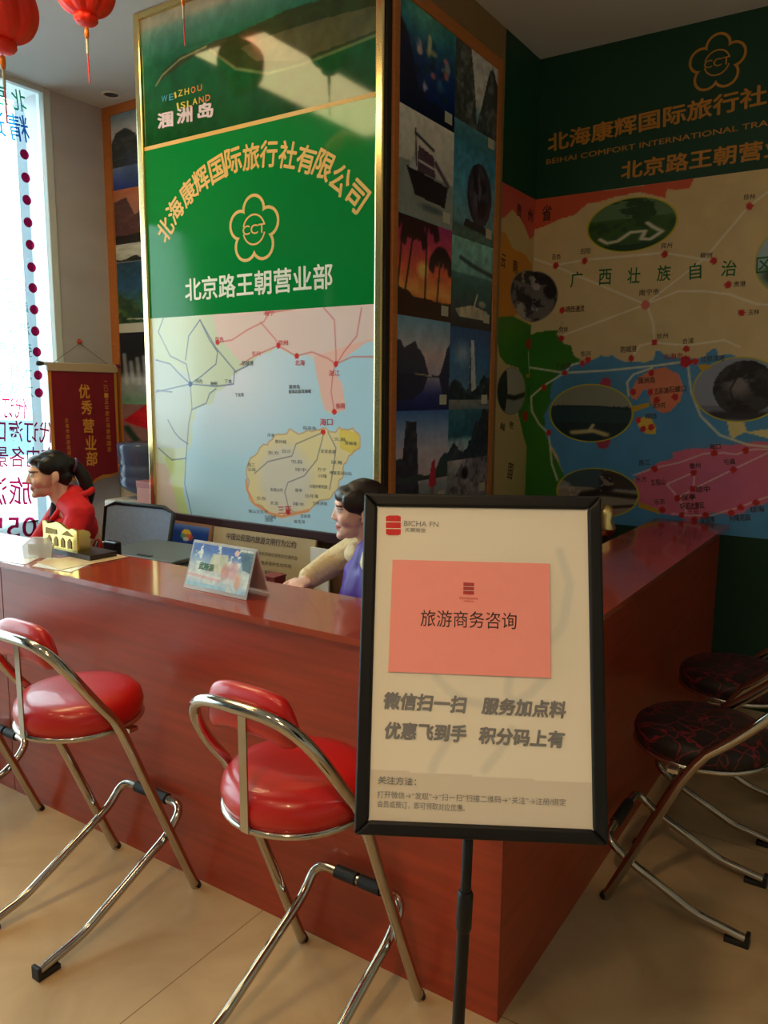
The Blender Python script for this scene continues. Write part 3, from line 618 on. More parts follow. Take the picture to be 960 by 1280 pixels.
def ph_night():
    p = unit().grad([(0, (110, 170, 140)), (.16, (140, 160, 160)), (.36, (170, 180, 190)), (.46, (60, 66, 80)), (.6, (20, 24, 36)), (1, (20, 26, 40))])
    for x in np.linspace(.05, .95, 12): p.line([(x, .62+RNG.uniform(-.1, .1)), (x+.02, .3)], .05, (206, 214, 220), .6)
    p.ell(.7, .8, .1, .12, (60, 80, 90), .8, .6); return p.speck(.3, 14, 8)
def ph_coat():
    p = unit().fill((150, 110, 110)); p.poly([(0, .72), (.3, 1), (1, .95), (1, .7), (.6, .66), (.3, .6)], (206, 34, 48)); p.ell(.7, .4, .35, .3, (196, 140, 140), .9, .5); p.line([(.05, .6), (.35, .1)], .09, (40, 70, 60)); p.ell(.55, .12, .3, .12, (40, 40, 46), .9, .4); p.poly([(0, .3), (.2, .05), (0, 0)], (200, 120, 60)); return p.speck(.3, 12, 5)
def photo(p, plane, u0, u1, v0, v1, parent, label):
    q = Plane(plane.at(u0, v0), plane.U, plane.V); p.U = p.U*(u1-u0); p.V = p.V*(v1-v0)
    o = p.mesh('photo_print', q, PHOTO, parent, .0105); o['label'] = label
    s = MB().prism([(u0, v0), (u1, v0), (u1, v1), (u0, v1)], plane, .008, .0100); return o
SP = Plane((XP, 0, 0), (0, 1, 0), (0, 0, 1))          # the pillar's right side
ya, ym, yb = SP.px(493, 250)[0], (SP.px(566, 171)[0]+SP.px(562.5, 286)[0]+SP.px(560, 405)[0])/3, SP.px(620, 100)[0]
zs = [SP.px(493, 514+q)[1]*0+z for q, z in zip(range(6), (SP.px(522, 0)[1]-.03, SP.px(494, 126)[1], SP.px(492.5, 264)[1], SP.px(492, 392.5)[1], SP.px(490, 514)[1], SP.px(489, 645)[1]))]
yframe = SP.px(480, 300)[0]; yout = SP.px(625, 85)[0]
print('collage', ya, ym, yb, zs, yframe, yout)
col = thing('photo_board', 'orange-framed board of ten scenic photos on the dark right side of the pillar', 'photo board', (XP, 3.3, .95))
zt_, zb_ = zs[0], zs[5]
obj('backing_board', MB().span((XP+.0005, yframe, zb_-.05), (XP+.009, yout, zt_+.05)), mat('dark_board', (30, 26, 26), .6), col)
obj('wooden_frame', MB().span((XP+.0005, YP+.036, zb_-.055), (XP+.022, ya, zt_+.055), bev=.004).span((XP+.0005, yb, zb_-.055), (XP+.018, yout, zt_+.055), bev=.003).span((XP+.0005, ya, zt_), (XP+.018, yb, zt_+.055), bev=.003).span((XP+.0005, ya, zb_-.055), (XP+.018, yb, zb_), bev=.003), ORANGEF, col)
rows = ((ph_coral, 'coral reef under water', ph_cliffs, 'two grey cliffs'), (ph_ship, 'dark excursion boat on pale sea', ph_rock, 'round rock sculpture against blue'), (ph_palms, 'red sunset with palm trees', ph_boat, 'dark bay with a boat'), (ph_lake, 'mountains mirrored in a lake'
 , ph_tower, 'white tower under blue sky'), (ph_sail, 'black rock and red sail', ph_beach, 'rocky white shore'))
for i, (fa, la, fb, lb) in enumerate(rows):
    photo(fa(), SP, ya, ym, zs[i+1], zs[i], col, la); photo(fb(), SP, ym, yb, zs[i+1]-(.012 if i < 3 else 0), zs[i]-(.012 if 0 < i < 4 else 0), col, lb)
    for y in (ym-.09, yb-.09): obj('caption_tag', MB().prism([(y, zs[i+1]+.025), (y+.065, zs[i+1]+.025), (y+.065, zs[i+1]+.07), (y, zs[i+1]+.07)], SP, .011, .012), mat('caption_paper', (200, 196, 170), .6), col)

BP = Plane((0, YBL, 0), (1, 0, 0), (0, 0, 1))         # back wall left of the pillar
cl = thing('photo_board', 'orange-framed board of scenic photos on the wall left behind the pillar', 'photo board', (-4.1, YBL, .95))
uL, uP = BP.px(134, 250)[0], BP.px(143.5, 250)[0]; uR = -3.62
zr = [BP.px(160, y)[1] for y in (140, 236, 305, 328, 405, 416, 505, 580)]
zt_ = zr[0]; zb_ = zr[7]
obj('backing_board', MB().span((uL, YBL-.008, zb_-.05), (uR+.05, YBL-.0005, zt_+.05)), mat('pale_board', (206, 206, 196), .6), cl)
obj('wooden_frame', MB().span((uL, YBL-.02, zb_-.06), (uP, YBL-.0005, zt_+.06), bev=.003).span((uR, YBL-.02, zb_-.06), (uR+.06, YBL-.0005, zt_+.06), bev=.003).span((uP, YBL-.02, zt_), (uR, YBL-.0005, zt_+.06), bev=.003).span((uP, YBL-.02, zb_-.06), (uR, YBL-.0005, zb_), bev=.003), ORANGEF, cl)
for f, a, b, l in ((ph_karst, 1, 0, 'misty blue karst lake'), (ph_dusk, 2, 1, 'karst hills at dusk'), (ph_tree, 3, 2, 'dark bushes'), (ph_fall, 4, 3, 'blue waterfall'), (ph_night, 6, 5, 'white falls at night'), (ph_coat, 7, 6, 'figure in a red coat')): photo(f(), BP, uP+.004, uR, zr[a], zr[b], cl, l)

# ================================================================ wall mural: green header over a province map, round the corner
mu = thing('wall_mural', 'dark green title band above a printed province map on the back wall', 'mural', (-.4, YB, .9))
BW = Plane((0, YB, 0), (1, 0, 0), (0, 0, 1))
MUR = print_mat('mural_print', 0.45, 0.35)
HEADG = mat('mural_green', (12, 66, 44), 0.5)
XRm = 1.1
yS = SP.px(632.5, 60)[0]
zh = BW.px(800, 232)[1]; zl = BW.px(930, 671)[1]
e1 = .0015
obj('title_band', MB().span((XP+.0005, YB-e1, zh), (XRm, YB, ZC)).span((XP, yS, zh), (XP+e1, YB-.0005, ZC)), HEADG, mu)
print('mural', zh, zl, yS)
pb = lambda L: [BW.px(*q) for q in L]; ps = lambda L: [SP.px(*q) for q in L]
OR, SA, GR, SEA, PK = (222, 92, 58), (226, 196, 140), (58, 130, 34), (84, 152, 204), (226, 112, 140)
m1 = Paint(XP, XRm, zl, zh, 430, 300).grad([(0, SA), (.5, (228, 200, 150)), (1, (230, 198, 142))])
m1.poly(pb([(660, 240), (760, 238), (868, 222), (862, 236), (846, 238), (834, 236), (832, 248), (800, 240), (770, 246), (744, 254), (735, 254), (720, 268), (700, 274), (688, 280), (660, 290)]), OR)
m1.poly(pb([(660, 420), (672, 415), (700, 412), (704, 400), (696, 418), (706, 430), (714, 432), (717, 444), (726, 450), (720, 470), (700, 490), (680, 520), (688, 560), (704, 590), (712, 608), (700, 660), (655, 670), (655, 420)]), GR)
sea = pb([(690, 480), (705, 462), (722, 455), (736, 452), (750, 444), (766, 444), (780, 452), (800, 452), (816, 450), (819, 438), (832, 444), (836, 446), (880, 446), (885, 440), (895, 436), (897, 444), (921, 446), (930, 455), (980, 520), (1200, 540), (1200, 700), (700, 700), (712, 612), (704, 590), (688, 555), (680, 520)])
m1.poly(jag(sea, .12), SEA); m1.ell(*BW.px(740, 500), .3, .25, (60, 124, 150), .5, .8)
m1.poly(pb([(908, 520), (930, 528), (934, 540), (960, 536), (1100, 500), (1100, 552), (960, 548), (930, 540), (916, 549), (912, 544)]), (232, 214, 150))
m1.poly(jag(pb([(840, 566), (880, 561), (900, 556), (960, 553), (1200, 520), (1200, 600), (960, 628), (930, 640), (915, 645), (893, 640), (880, 648), (868, 652), (850, 645), (830, 643), (800, 630), (792, 610), (793, 598), (812, 585), (842, 572)]), .1), PK)
m1.ell(*BW.px(900, 600), .3, .22, (206, 110, 160), .6, .9)
m1.poly(pb([(788, 490), (798, 472), (815, 462), (832, 459), (848, 468), (855, 484), (850, 502), (838, 514), (828, 517), (818, 510), (812, 500), (812, 486), (804, 488), (796, 500), (790, 498)]), (236, 138, 104))
m1.poly(pb([(796, 528), (803, 521), (814, 523), (820, 534), (819, 543), (808, 543), (800, 536)]), (236, 196, 80))
WH = (246, 232, 212)
for L in ([(664, 322), (692, 332), (731, 325)], [(692, 332), (806, 380)], [(702, 420), (806, 381), (882, 322), (936, 258), (960, 240)], [(806, 381), (848, 364), (880, 364), (912, 368), (945, 380), (1000, 384)], [(810, 384), (817, 405), (818, 428)], [(818, 428), (858, 432), (905, 425), (925, 434)], [(789, 448), (800, 432), (818, 428)], [(731, 325), (830, 316), (890, 326)]): m1.line(pb(L), .0085, WH)
for L in ([(660, 459), (706, 466), (760, 463), (820, 457), (857, 452)], [(706, 466), (680, 482), (664, 496), (665, 514), (674, 530), (686, 542), (690, 580), (697, 600)], [(706, 466), (715, 456), (730, 452)], [(860, 456), (864, 490), (876, 520), (900, 544), (935, 556), (1000, 562)], [(786, 495), (784, 478), (792, 468), (815, 460)]): m1.line(pb(L), .010, (232, 226, 196))
for L in ([(792, 594), (818, 585), (850, 578), (880, 567), (905, 566), (920, 568), (940, 562), (1000, 560)], [(834, 605), (868, 590), (867, 611), (848, 622), (834, 606)], [(867, 611), (918, 586), (960, 566)], [(840, 642), (860, 644), (890, 644), (910, 638), (925, 634), (945, 626), (985, 612)], [(848, 622), (858, 640)]): m1.line(pb(L), .007, (236, 196, 200))
for x, y in ((695, 332), (731, 326), (831, 318), (892, 326), (937, 258), (910, 356), (927, 391), (703, 388), (702, 423), (735, 450), (789, 448), (818, 428), (858, 436), (869, 452), (706, 466), (680, 484), (686, 541), (728, 454), (791, 490), (814, 466), (813, 490), (821, 500), (844, 496), (798, 525), (804, 536), (814, 534), (818, 586), (867, 591), (866, 611), (847, 623), (917, 587), (893, 566), (932, 563), (828, 637), (852, 644), (882, 644), (914, 641), (926, 634), (945, 628), (868, 650)): m1.ell(*BW.px(x, y), .016, .017, (206, 44, 40))
m1.ell(*BW.px(807, 381), .022, .024, (226, 120, 104)); m1.ell(*BW.px(857, 452), .028, .03, (196, 26, 40)); m1.ell(*BW.px(757, 479), .03, .03, (176, 60, 90)); m1.ell(*BW.px(754, 550), .04, .05, (176, 60, 90))
m1.speck(.08, 10, 2)
o = m1.mesh('map_sheet', BW, MUR, mu, e1+.0003)
m2 = Paint(yS, YB-.002, zl, zh, 110, 300).fill((206, 176, 116))
m2.poly(ps([(620, 210), (675, 235), (672, 290), (662, 300), (655, 282), (648, 270), (640, 262), (630, 272), (618, 275)]), (206, 84, 70)); m2.poly(ps([(615, 282), (632, 292), (640, 310), (656, 318), (664, 330), (666, 360), (640, 400), (612, 400)]), (206, 130, 40))
m2.poly(ps([(618, 402), (625, 396), (640, 395), (680, 415), (680, 660), (668, 660), (670, 590), (662, 570), (654, 545), (648, 520), (645, 500), (650, 470), (648, 460), (632, 455), (624, 445)]), GR)
m2.line(ps([(660, 440), (661, 462), (664, 490), (662, 500)]), .008, (232, 226, 196))
for q in ((661, 430), (657, 520)): m2.ell(*SP.px(*q), .05, .03, (196, 50, 30))
m2.mesh('map_sheet', SP, MUR, mu, e1+.0003)
mk = [mat('mural_gold_ink', (206, 136, 46), .5), mat('mural_green_ink', (26, 104, 50), .5), mat('mural_dark_ink', (70, 40, 30), .5), mat('mural_red_ink', (170, 30, 36), .5)]
def line_part(name, parent, mats, *a, **k):
    q = MB(); write_px(q, *a, **k); return obj(name, q, mats, parent)
line_part('title_lettering', mu, mk, BW, '北海康辉国际旅行社有限公司', 685, 191, 1108, 98, 26, bold=.025, e=.003)
line_part('title_lettering', mu, mk, BW, 'BEIHAI COMFORT INTERNATIONAL TRAVEL SERVICE CO., LTD', 683, 207, 1150, 125, 8.5, bold=.008, e=.003); line_part('title_lettering', mu, mk, BW, '北京路王朝营业部', 776, 225, 1020, 190, 24, bold=.025, e=.003)
em = MB(); c = BW.px(896.5, 77); l = BW.px(859, 80)[0]; r = BW.px(933, 74)[0]; t_ = BW.px(899, 40)[1]; emblem(em, BW, c[0], c[1]-.005, (r-l)/2, (t_-c[1])*1.02, 0, .003); obj('emblem', em, mk, mu)
gl_ = MB()
for ch, x0, y0, x1, y1 in (('广', 713, 360, 728, 359), ('西', 748, 357, 764, 356), ('壮', 784, 355, 800, 354), ('族', 821, 352, 838, 351), ('自', 862, 350, 877, 348), ('治', 901, 346, 920, 345), ('区', 945, 342, 964, 340), ('省', 677, 277, 689, 276)): write_px(gl_, BW, ch, x0, y0, x1, y1, 20, bold=.012, mi=2 if ch == '省' else 1, e=.003)
for s, x, y, w, k in (('南宁市', 799, 370, 25, 2), ('百色', 690, 325, 11, 2), ('田阳', 726, 318, 12, 2), ('宾州', 826, 311, 14, 2), ('柳州', 875, 323, 15, 2), ('桂林', 929, 250, 15, 2), ('贵港', 917, 359, 15, 2), ('玉林', 935, 394, 14, 2), ('靖西通灵', 707, 391, 24, 2), ('凭祥', 699, 416, 11, 2), ('东兴', 726, 446, 13, 2), ('防城港', 776, 441, 20, 2), ('钦州', 821, 424, 14, 2), ('合浦', 853, 430, 14, 2), ('北海市', 829, 450, 25, 3), ('北部湾港', 876, 453, 30, 2), ('下龙湾', 694, 462, 20, 2), ('涠洲岛', 797, 480, 22, 2), ('五彩滩', 818, 493, 18, 2), ('石螺口', 836, 491, 22, 2), ('滴水村', 816, 511, 16, 2), ('斜阳岛', 807, 524, 14, 2), ('海口', 887, 562, 14, 2), ('儋州', 862, 586, 14, 2), ('屯昌', 905, 581, 14, 2), ('昌江', 799, 582, 14, 2), ('东方', 795, 603, 14, 2), ('琼中', 870, 616, 18, 2), ('五指山', 814, 607, 18, 2), ('保亭', 852, 626, 18, 2), ('呀诺达景区', 851, 637, 30, 2), ('三亚', 860, 643, 14, 3), ('乐东', 818, 631, 14, 2), ('亚龙湾', 876, 654, 18, 2), ('兴隆花园', 912, 652, 26, 2), ('琼海', 938, 641, 18, 2)): write_px(gl_, BW, s, x, y, x+w, y-w*.06, 8 if w > 15 else 7, mi=k, bold=.01, e=.003)
obj('map_lettering', gl_, mk, mu)
sl = MB()
for ch, x, y in (('贵', 645, 270), ('州', 659, 276), ('云', 625, 333), ('南', 640, 340), ('越', 624, 536), ('老', 635, 534)): write_px(sl, SP, ch, x, y, x+6, y+3, 17 if y < 400 else 9, bold=.012, mi=2, e=.003)
write_px(sl, SP, '国', 633, 598, 639, 600, 20, bold=.012, mi=2, e=.003)
obj('map_lettering', sl, mk, mu)
# oval photographs printed on the map
def oval(plane, cx, cy, wx, hy, painter, label, ring=(206, 190, 40), arc=(0, 2*PI), cen=None, rx=None):
    c = plane.px(cx, cy); rz = abs(plane.px(cx, cy-hy/2)[1]-plane.px(cx, cy+hy/2)[1])/2
    if rx is None: rx = abs(plane.px(cx+wx/2, cy)[0]-plane.px(cx-wx/2, cy)[0])/2
    if cen is not None: c = (cen, c[1])
    nr, na = 40, 96; R_, A_ = np.meshgrid(np.linspace(0, 1, nr), np.linspace(arc[0], arc[1], na)); p = Paint(0, 1, 0, 1, nr, na); p.U = .5+.5*R_*np.cos(A_); p.V = .5+.5*R_*np.sin(A_)
    painter(p); p.mix(R_ > .955, ring); p.U = (p.U-.5)*2*rx; p.V = (p.V-.5)*2*rz
    o = p.mesh('oval_photo', Plane(plane.at(c[0], c[1]), plane.U, plane.V), MUR, mu, .0032); o['label'] = label
def ov_river(p): p.I[:] = (60, 96, 44); p.mix(p.V > .62, (96, 126, 84)); p.mix(vnoise(p.U, p.V, 6, 3) > .55, (44, 76, 40)); p.line([(.16, .28), (.24, .2), (.36, .22), (.5, .36), (.66, .36), (.62, .22), (.72, .2), (.84, .32), (.74, .42), (.68, .5)], .05, (226, 214, 186)); p.mix(p.V < .14, (34, 66, 40))
def ov_bay(p): p.I[:] = (150, 150, 130); p.mix(p.V < .62, (40, 66, 74)); p.mix(p.V < .34, (30, 50, 56)); p.line([(.1, .62), (.6, .62), (.95, .58)], .02, (16, 30, 34)); p.line([(.3, .16), (.55, .2), (.7, .14)], .07, (214, 190, 130)); p.line([(.5, .2), (.54, .3)], .04, (226, 206, 150))
def ov_ball(p): p.I[:] = (150, 156, 178); p.mix(p.V < .25, (120, 124, 140)); p.ell(.56, .52, .33, .42, (60, 56, 62)); p.ell(.5, .58, .2, .26, (150, 140, 140), .8, .7); p.mix((np.hypot((p.U-.56)/.33, (p.V-.52)/.42) < 1)*np.clip((vnoise(p.U, p.V, 7, 21)-.52)*8, 0, 1), (30, 26, 32)); p.line([(.44, .86), (.47, .66), (.41, .5), (.46, .3)], .02, (34, 30, 36)); p.line([(.58, .9), (.56, .66)], .015, (34, 30, 36)); p.line([(.25, .1), (.85, .1)], .12, (54, 50, 60))
def ov_beach(p): p.I[:] = (160, 144, 126); p.mix(p.V > .6, (70, 90, 100)); p.mix((p.V > .62) & (p.U > .55), (70, 56, 50)); p.line([(.3, .42), (.5, .5), (.62, .6), (.6, .8)], .14, (40, 32, 34)); p.line([(.6, .5), (.95, .48)], .1, (50, 42, 40)); p.line([(.62, .22), (.95, .3)], .06, (60, 50, 46)); p.mix((vnoise(p.U, p.V, 5, 9) > .62)*.7, (196, 180, 160))
def ov_rocks(p): p.I[:] = (120, 112, 112); p.mix(p.V > .72, (56, 50, 52)); p.mix((vnoise(p.U, p.V, 4, 5) > .55)*.8, (196, 184, 176)); p.mix((vnoise(p.U, p.V, 5, 8) > .6)*.8, (40, 34, 38)); p.ell(.86, .6, .16, .2, (30, 26, 28), .9, .4)
def ov_coast(p): p.I[:] = (170, 160, 140); p.mix(p.V < .4, (150, 148, 136)); p.poly([(0, .9), (.3, 1), (.36, .5), (.3, .1), (0, 0)], (40, 44, 40)); p.line([(.3, .4), (.6, .36), (1, .44)], .1, (46, 50, 44))
def ov_boat2(p): p.I[:] = (176, 196, 206); p.mix(p.V < .4, (150, 170, 160)); p.ell(.4, .3, .3, .2, (80, 90, 80), .9, .3); p.ell(.6, .6, .2, .2, (120, 150, 214), .9, .5)
oval(BW, 789, 281, 113, 68, ov_river, 'green plain with a winding river'); oval(BW, 738, 516.5, 105, 73, ov_bay, 'dark bay under a pale sky'); oval(BW, 923, 487, 118, 82, ov_ball, 'round dark rock sculpture'); oval(BW, 746, 616, 104, 62, ov_beach, 'rocky beach'); oval(BW, 985, 325, 84, 84, ov_boat2, 'pale seaside view')
oval(SP, 666, 371, 0, 64, ov_rocks, 'grey waterfall rocks', (150, 140, 120), (PI/2, 1.5*PI), YB-.0035, YB-SP.px(637, 371)[0])
oval(BW, 668, 371, 0, 64, ov_rocks, 'grey waterfall rocks', (150, 140, 120), (-PI/2, PI/2), XP+.0035, BW.px(697, 371)[0]-XP)
oval(SP, 639, 489, 36, 60, ov_coast, 'dark cliff at the shore', (150, 140, 110))
yt = MB()
for pl, L in ((BW, [(790, 516), (812, 508), (812, 503), (790, 508)]), (BW, [(876, 463), (872, 456), (884, 455), (890, 460)]), (BW, [(798, 634), (826, 643), (822, 636), (798, 627)]), (SP, [(657, 472), (672, 471), (670, 464), (657, 468)])): yt.add([pl.at(*pl.px(*q), .0034) for q in L], [(0, 1, 2, 3)])
obj('pointer', yt, mat('pointer_yellow', (206, 160, 40), .5), mu)

# ================================================================ poster stand in front of the counter
su = np.array([0.8726, 0.4884, 0.0045]); sv = np.array([-0.157, 0.2718, 0.9495]); so = np.array([-0.4672, 0.9603, 1.229])
SB = Plane(so, su, sv)
SW, SH = .34/2, .4735/2
stand = thing('poster_stand', 'black floor stand holding a framed white poster with grey slogans', 'sign', (so[0]-.06, so[1]-.14, 0))
BLK = mat('black_powder_coat', (14, 14, 16), 0.5, spec=.3)
fwd_ = .0195
fr_ = MB()
def bar(pts): fr_.prism(pts, SB, -.012, .006)
bar([(-SW, -SH), (-SW+fwd_, -SH+fwd_), (-SW+fwd_, SH-fwd_), (-SW, SH)]); bar([(SW, -SH), (SW, SH), (SW-fwd_, SH-fwd_), (SW-fwd_, -SH+fwd_)])
bar([(-SW, SH), (-SW+fwd_, SH-fwd_), (SW-fwd_, SH-fwd_), (SW, SH)]); bar([(-SW, -SH), (SW, -SH), (SW-fwd_, -SH+fwd_), (-SW+fwd_, -SH+fwd_)])
fo = obj('snap_frame', fr_, BLK, stand); bv = fo.modifiers.new('round', 'BEVEL'); bv.width = .004; bv.segments = 3; bv.limit_method = 'ANGLE'
obj('back_plate', MB().prism([(-SW+.004, -SH+.004), (SW-.004, -SH+.004), (SW-.004, SH-.004), (-SW+.004, SH-.004)], SB, -.011, -.002), BLK, stand)
p = Paint(-SW+fwd_-.002, SW-fwd_+.002, -SH+fwd_-.002, SH-fwd_+.002, 150, 210).fill((232, 226, 212))
for cx, cy, rx, ry in ((690, 800, 46, 92), (650, 745, 80, 66)):
    c = SB.px(cx, cy); e_ = SB.px(cx+rx, cy-ry); p.ell(c[0], c[1], abs(e_[0]-c[0]), abs(e_[1]-c[1]), (214, 212, 200), .5, .9)
for L in ([(545, 846), (560, 862), (580, 876), (600, 880)], [(637, 848), (634, 866), (640, 876)], [(680, 848), (664, 866), (645, 878)], [(700, 690), (712, 730), (704, 780), (690, 800)], [(640, 912), (624, 940), (606, 962)], [(560, 925), (545, 950), (540, 962)]): p.line([SB.px(*q) for q in L], .012, (196, 200, 194), .45)
band = [SB.px(440, 960), SB.px(770, 981), SB.px(770, 1060), SB.px(440, 1060)]; p.poly(band, (214, 206, 192))
pmat = print_mat('poster_paper', 0.3, 0.4, 0.5); nt = pmat.node_tree; tcx = nt.nodes.new('ShaderNodeTexCoord'); mpx = nt.nodes.new('ShaderNodeMapping'); mpx.inputs['Scale'].default_value = (14, 14, 5)
nzx = nt.nodes.new('ShaderNodeTexNoise'); nzx.inputs['Scale'].default_value = 1.3; nzx.inputs['Detail'].default_value = 2; bpx = nt.nodes.new('ShaderNodeBump'); bpx.inputs['Strength'].default_value = .35; bpx.inputs['Distance'].default_value = .02
nt.links.new(tcx.outputs['Object'], mpx.inputs[0]); nt.links.new(mpx.outputs[0], nzx.inputs['Vector']); nt.links.new(nzx.outputs['Fac'], bpx.inputs['Height']); nt.links.new(bpx.outputs[0], nt.nodes['Principled BSDF'].inputs['Coat Normal'])
p.mesh('poster_sheet', SB, pmat, stand, .0005)
ink = [mat('grey_ink', (124, 124, 128), .5), mat('red_ink', (206, 24, 30), .5), mat('dark_ink', (46, 34, 34), .5), mat('poster_white_ink', (236, 228, 214), .5), mat('dull_red_ink', (176, 52, 56), .5)]
def line_part(name, parent, mats, *a, **k):
    q = MB(); write_px(q, *a, **k); return obj(name, q, mats, parent)
for s_, x0, y0, x1, y1 in (('微信扫一扫', 477.5, 886, 581, 892), ('服务加点料', 601, 892.5, 706.5, 898.5), ('优惠飞到手', 479, 923.5, 582, 928), ('积分码上有', 597, 929.5, 704, 935.5)): line_part('slogan_lettering', stand, ink, SB, s_, x0, y0, x1, y1, 22, bold=.04, e=.0012, shear=.12)
line_part('heading_lettering', stand, ink, SB, '关注方法：', 472.5, 979.5, 520, 982, 10, bold=.01, e=.0012)
line_part('small_lettering', stand, ink, SB, '打开微信→“发现”→“扫一扫”扫描二维码→“关注”→注册/绑定', 471.5, 997, 707.5, 1007.5, 9, e=.0012)
line_part('small_lettering', stand, ink, SB, '会员或预订，即可领取对应优惠。', 471.5, 1009, 581, 1014.5, 9, e=.0012)
line_part('logo_lettering', stand, ink, SB, 'BICHA FN', 505, 657.5, 548, 659, 6.5, e=.0012); line_part('logo_lettering', stand, ink, SB, '天赛商旅', 506, 665, 532, 666, 5.5, e=.0012)
lg = MB(); stroke_ = [SB.px(x, y) for x, y in ((482.5, 646), (486, 644.5), (498, 644.5), (501, 646), (501, 667.5), (498, 669), (486, 669), (482.5, 667.5))]
lg.add([SB.at(*q, .0012) for q in stroke_[::-1]], [tuple(range(8))], 1)
for y in (652.5, 660.8): stroke(lg, SB, [SB.px(482, y), SB.px(501.5, y+.3)], .0011, 3, .0016)
obj('logo', lg, ink, stand)
ptop = CAM + ray(585.8, 1046)*1.068; pmid = CAM + ray(583.4, 1105)*1.088; pbot = CAM + ray(572.7, 1279)*1.115
dr = (pbot-ptop)/(ptop[2]-pbot[2]); pfl = pbot + dr*(pbot[2]-.012)
at = lambda z: ptop + dr*(ptop[2]-z)
obj('upper_pole', MB().tube([at(ptop[2]+.012)-SB.N*.022, at(ptop[2]-.02)-SB.N*.012, at(.93), at(.86)], .0075), BLK, stand)
zc_ = pmid[2]
obj('pole_collar', MB().tube([at(zc_-.005), at(zc_-.01), at(zc_-.06), at(zc_-.065)], [.009, .0112, .0112, .0095]), BLK, stand)
obj('lower_pole', MB().tube([at(zc_-.05), at(.012)], .009), BLK, stand)
bx = at(.0)
obj('round_base', MB().lathe([(0, 0), (.16, 0), (.165, .006), (.15, .014), (.03, .024), (.012, .03), (0, .03)], (bx[0], bx[1], 0), 48), BLK, stand)
obj('frame_clip', MB().prism([(-.03, -SH+.0), (.0, -SH+.0), (.0, -SH+.05), (-.03, -SH+.05)], SB, -.026, -.0115), BLK, stand)
nt_ = thing('paper_notice', 'pink printed paper sheet stuck on the white poster of the black stand', 'notice', SB.at(*SB.px(586, 775)))
c4 = [SB.px(*q) for q in ((485.4, 839.6), (688.2, 847.5), (686.8, 704.8), (490.9, 699.7))]
obj('pink_sheet', MB().prism(c4, SB, .0018, .0023), mat('pink_paper', (248, 156, 150), .45, noise=.02, nscale=40), nt_)
nl = MB(); write_px(nl, SB, '旅游商务咨询', 525.5, 783, 645.5, 787, 21, bold=.0, mi=2, e=.0027)
q = [SB.px(x, y) for x, y in ((579, 743), (592.3, 743.6), (592.6, 728.8), (579.3, 728.2))]; nl.add([SB.at(*k, .0027) for k in q], [(0, 1, 2, 3)], 4)
for y in (733.2, 738.3): stroke(nl, SB, [SB.px(579, y), SB.px(592.6, y+.4)], .0006, 3, .003)
write_px(nl, SB, 'BICHA FENGSHANG', 574.5, 749, 597.5, 749.8, 2.6, mi=4, e=.0027); write_px(nl, SB, '天赛商旅', 580, 752.5, 592, 753, 2, mi=4, e=.0027)
obj('notice_lettering', nl, ink, nt_)

# ================================================================ folding bar stools
REDV = mat('red_vinyl', (188, 8, 6), 0.36, bump=.02, nscale=60, coat=.35)
def pattern_vinyl():
    m = mat('black_red_patterned_fabric', (26, 10, 14), 0.6); nt = m.node_tree; b = nt.nodes['Principled BSDF']
    tc = nt.nodes.new('ShaderNodeTexCoord'); vo = nt.nodes.new('ShaderNodeTexVoronoi'); vo.feature = 'DISTANCE_TO_EDGE'; vo.inputs['Scale'].default_value = 17
    nz = nt.nodes.new('ShaderNodeTexNoise'); nz.inputs['Scale'].default_value = 9; mx = nt.nodes.new('ShaderNodeMix'); mx.data_type = 'VECTOR'; mx.inputs[0].default_value = .12
    nt.links.new(tc.outputs['Object'], nz.inputs['Vector']); nt.links.new(tc.outputs['Object'], mx.inputs[4]); nt.links.new(nz.outputs['Color'], mx.inputs[5]); nt.links.new(mx.outputs[1], vo.inputs['Vector'])
    cr = nt.nodes.new('ShaderNodeValToRGB'); cr.color_ramp.elements[0].color = (*lin((128, 16, 34)), 1); cr.color_ramp.elements[1].color = (*lin((20, 8, 12)), 1); cr.color_ramp.elements[1].position = .045
    nt.links.new(vo.outputs['Distance'], cr.inputs[0]); nt.links.new(cr.outputs[0], b.inputs['Base Color']); return m
RUB = mat('black_rubber', (24, 24, 26), 0.6)
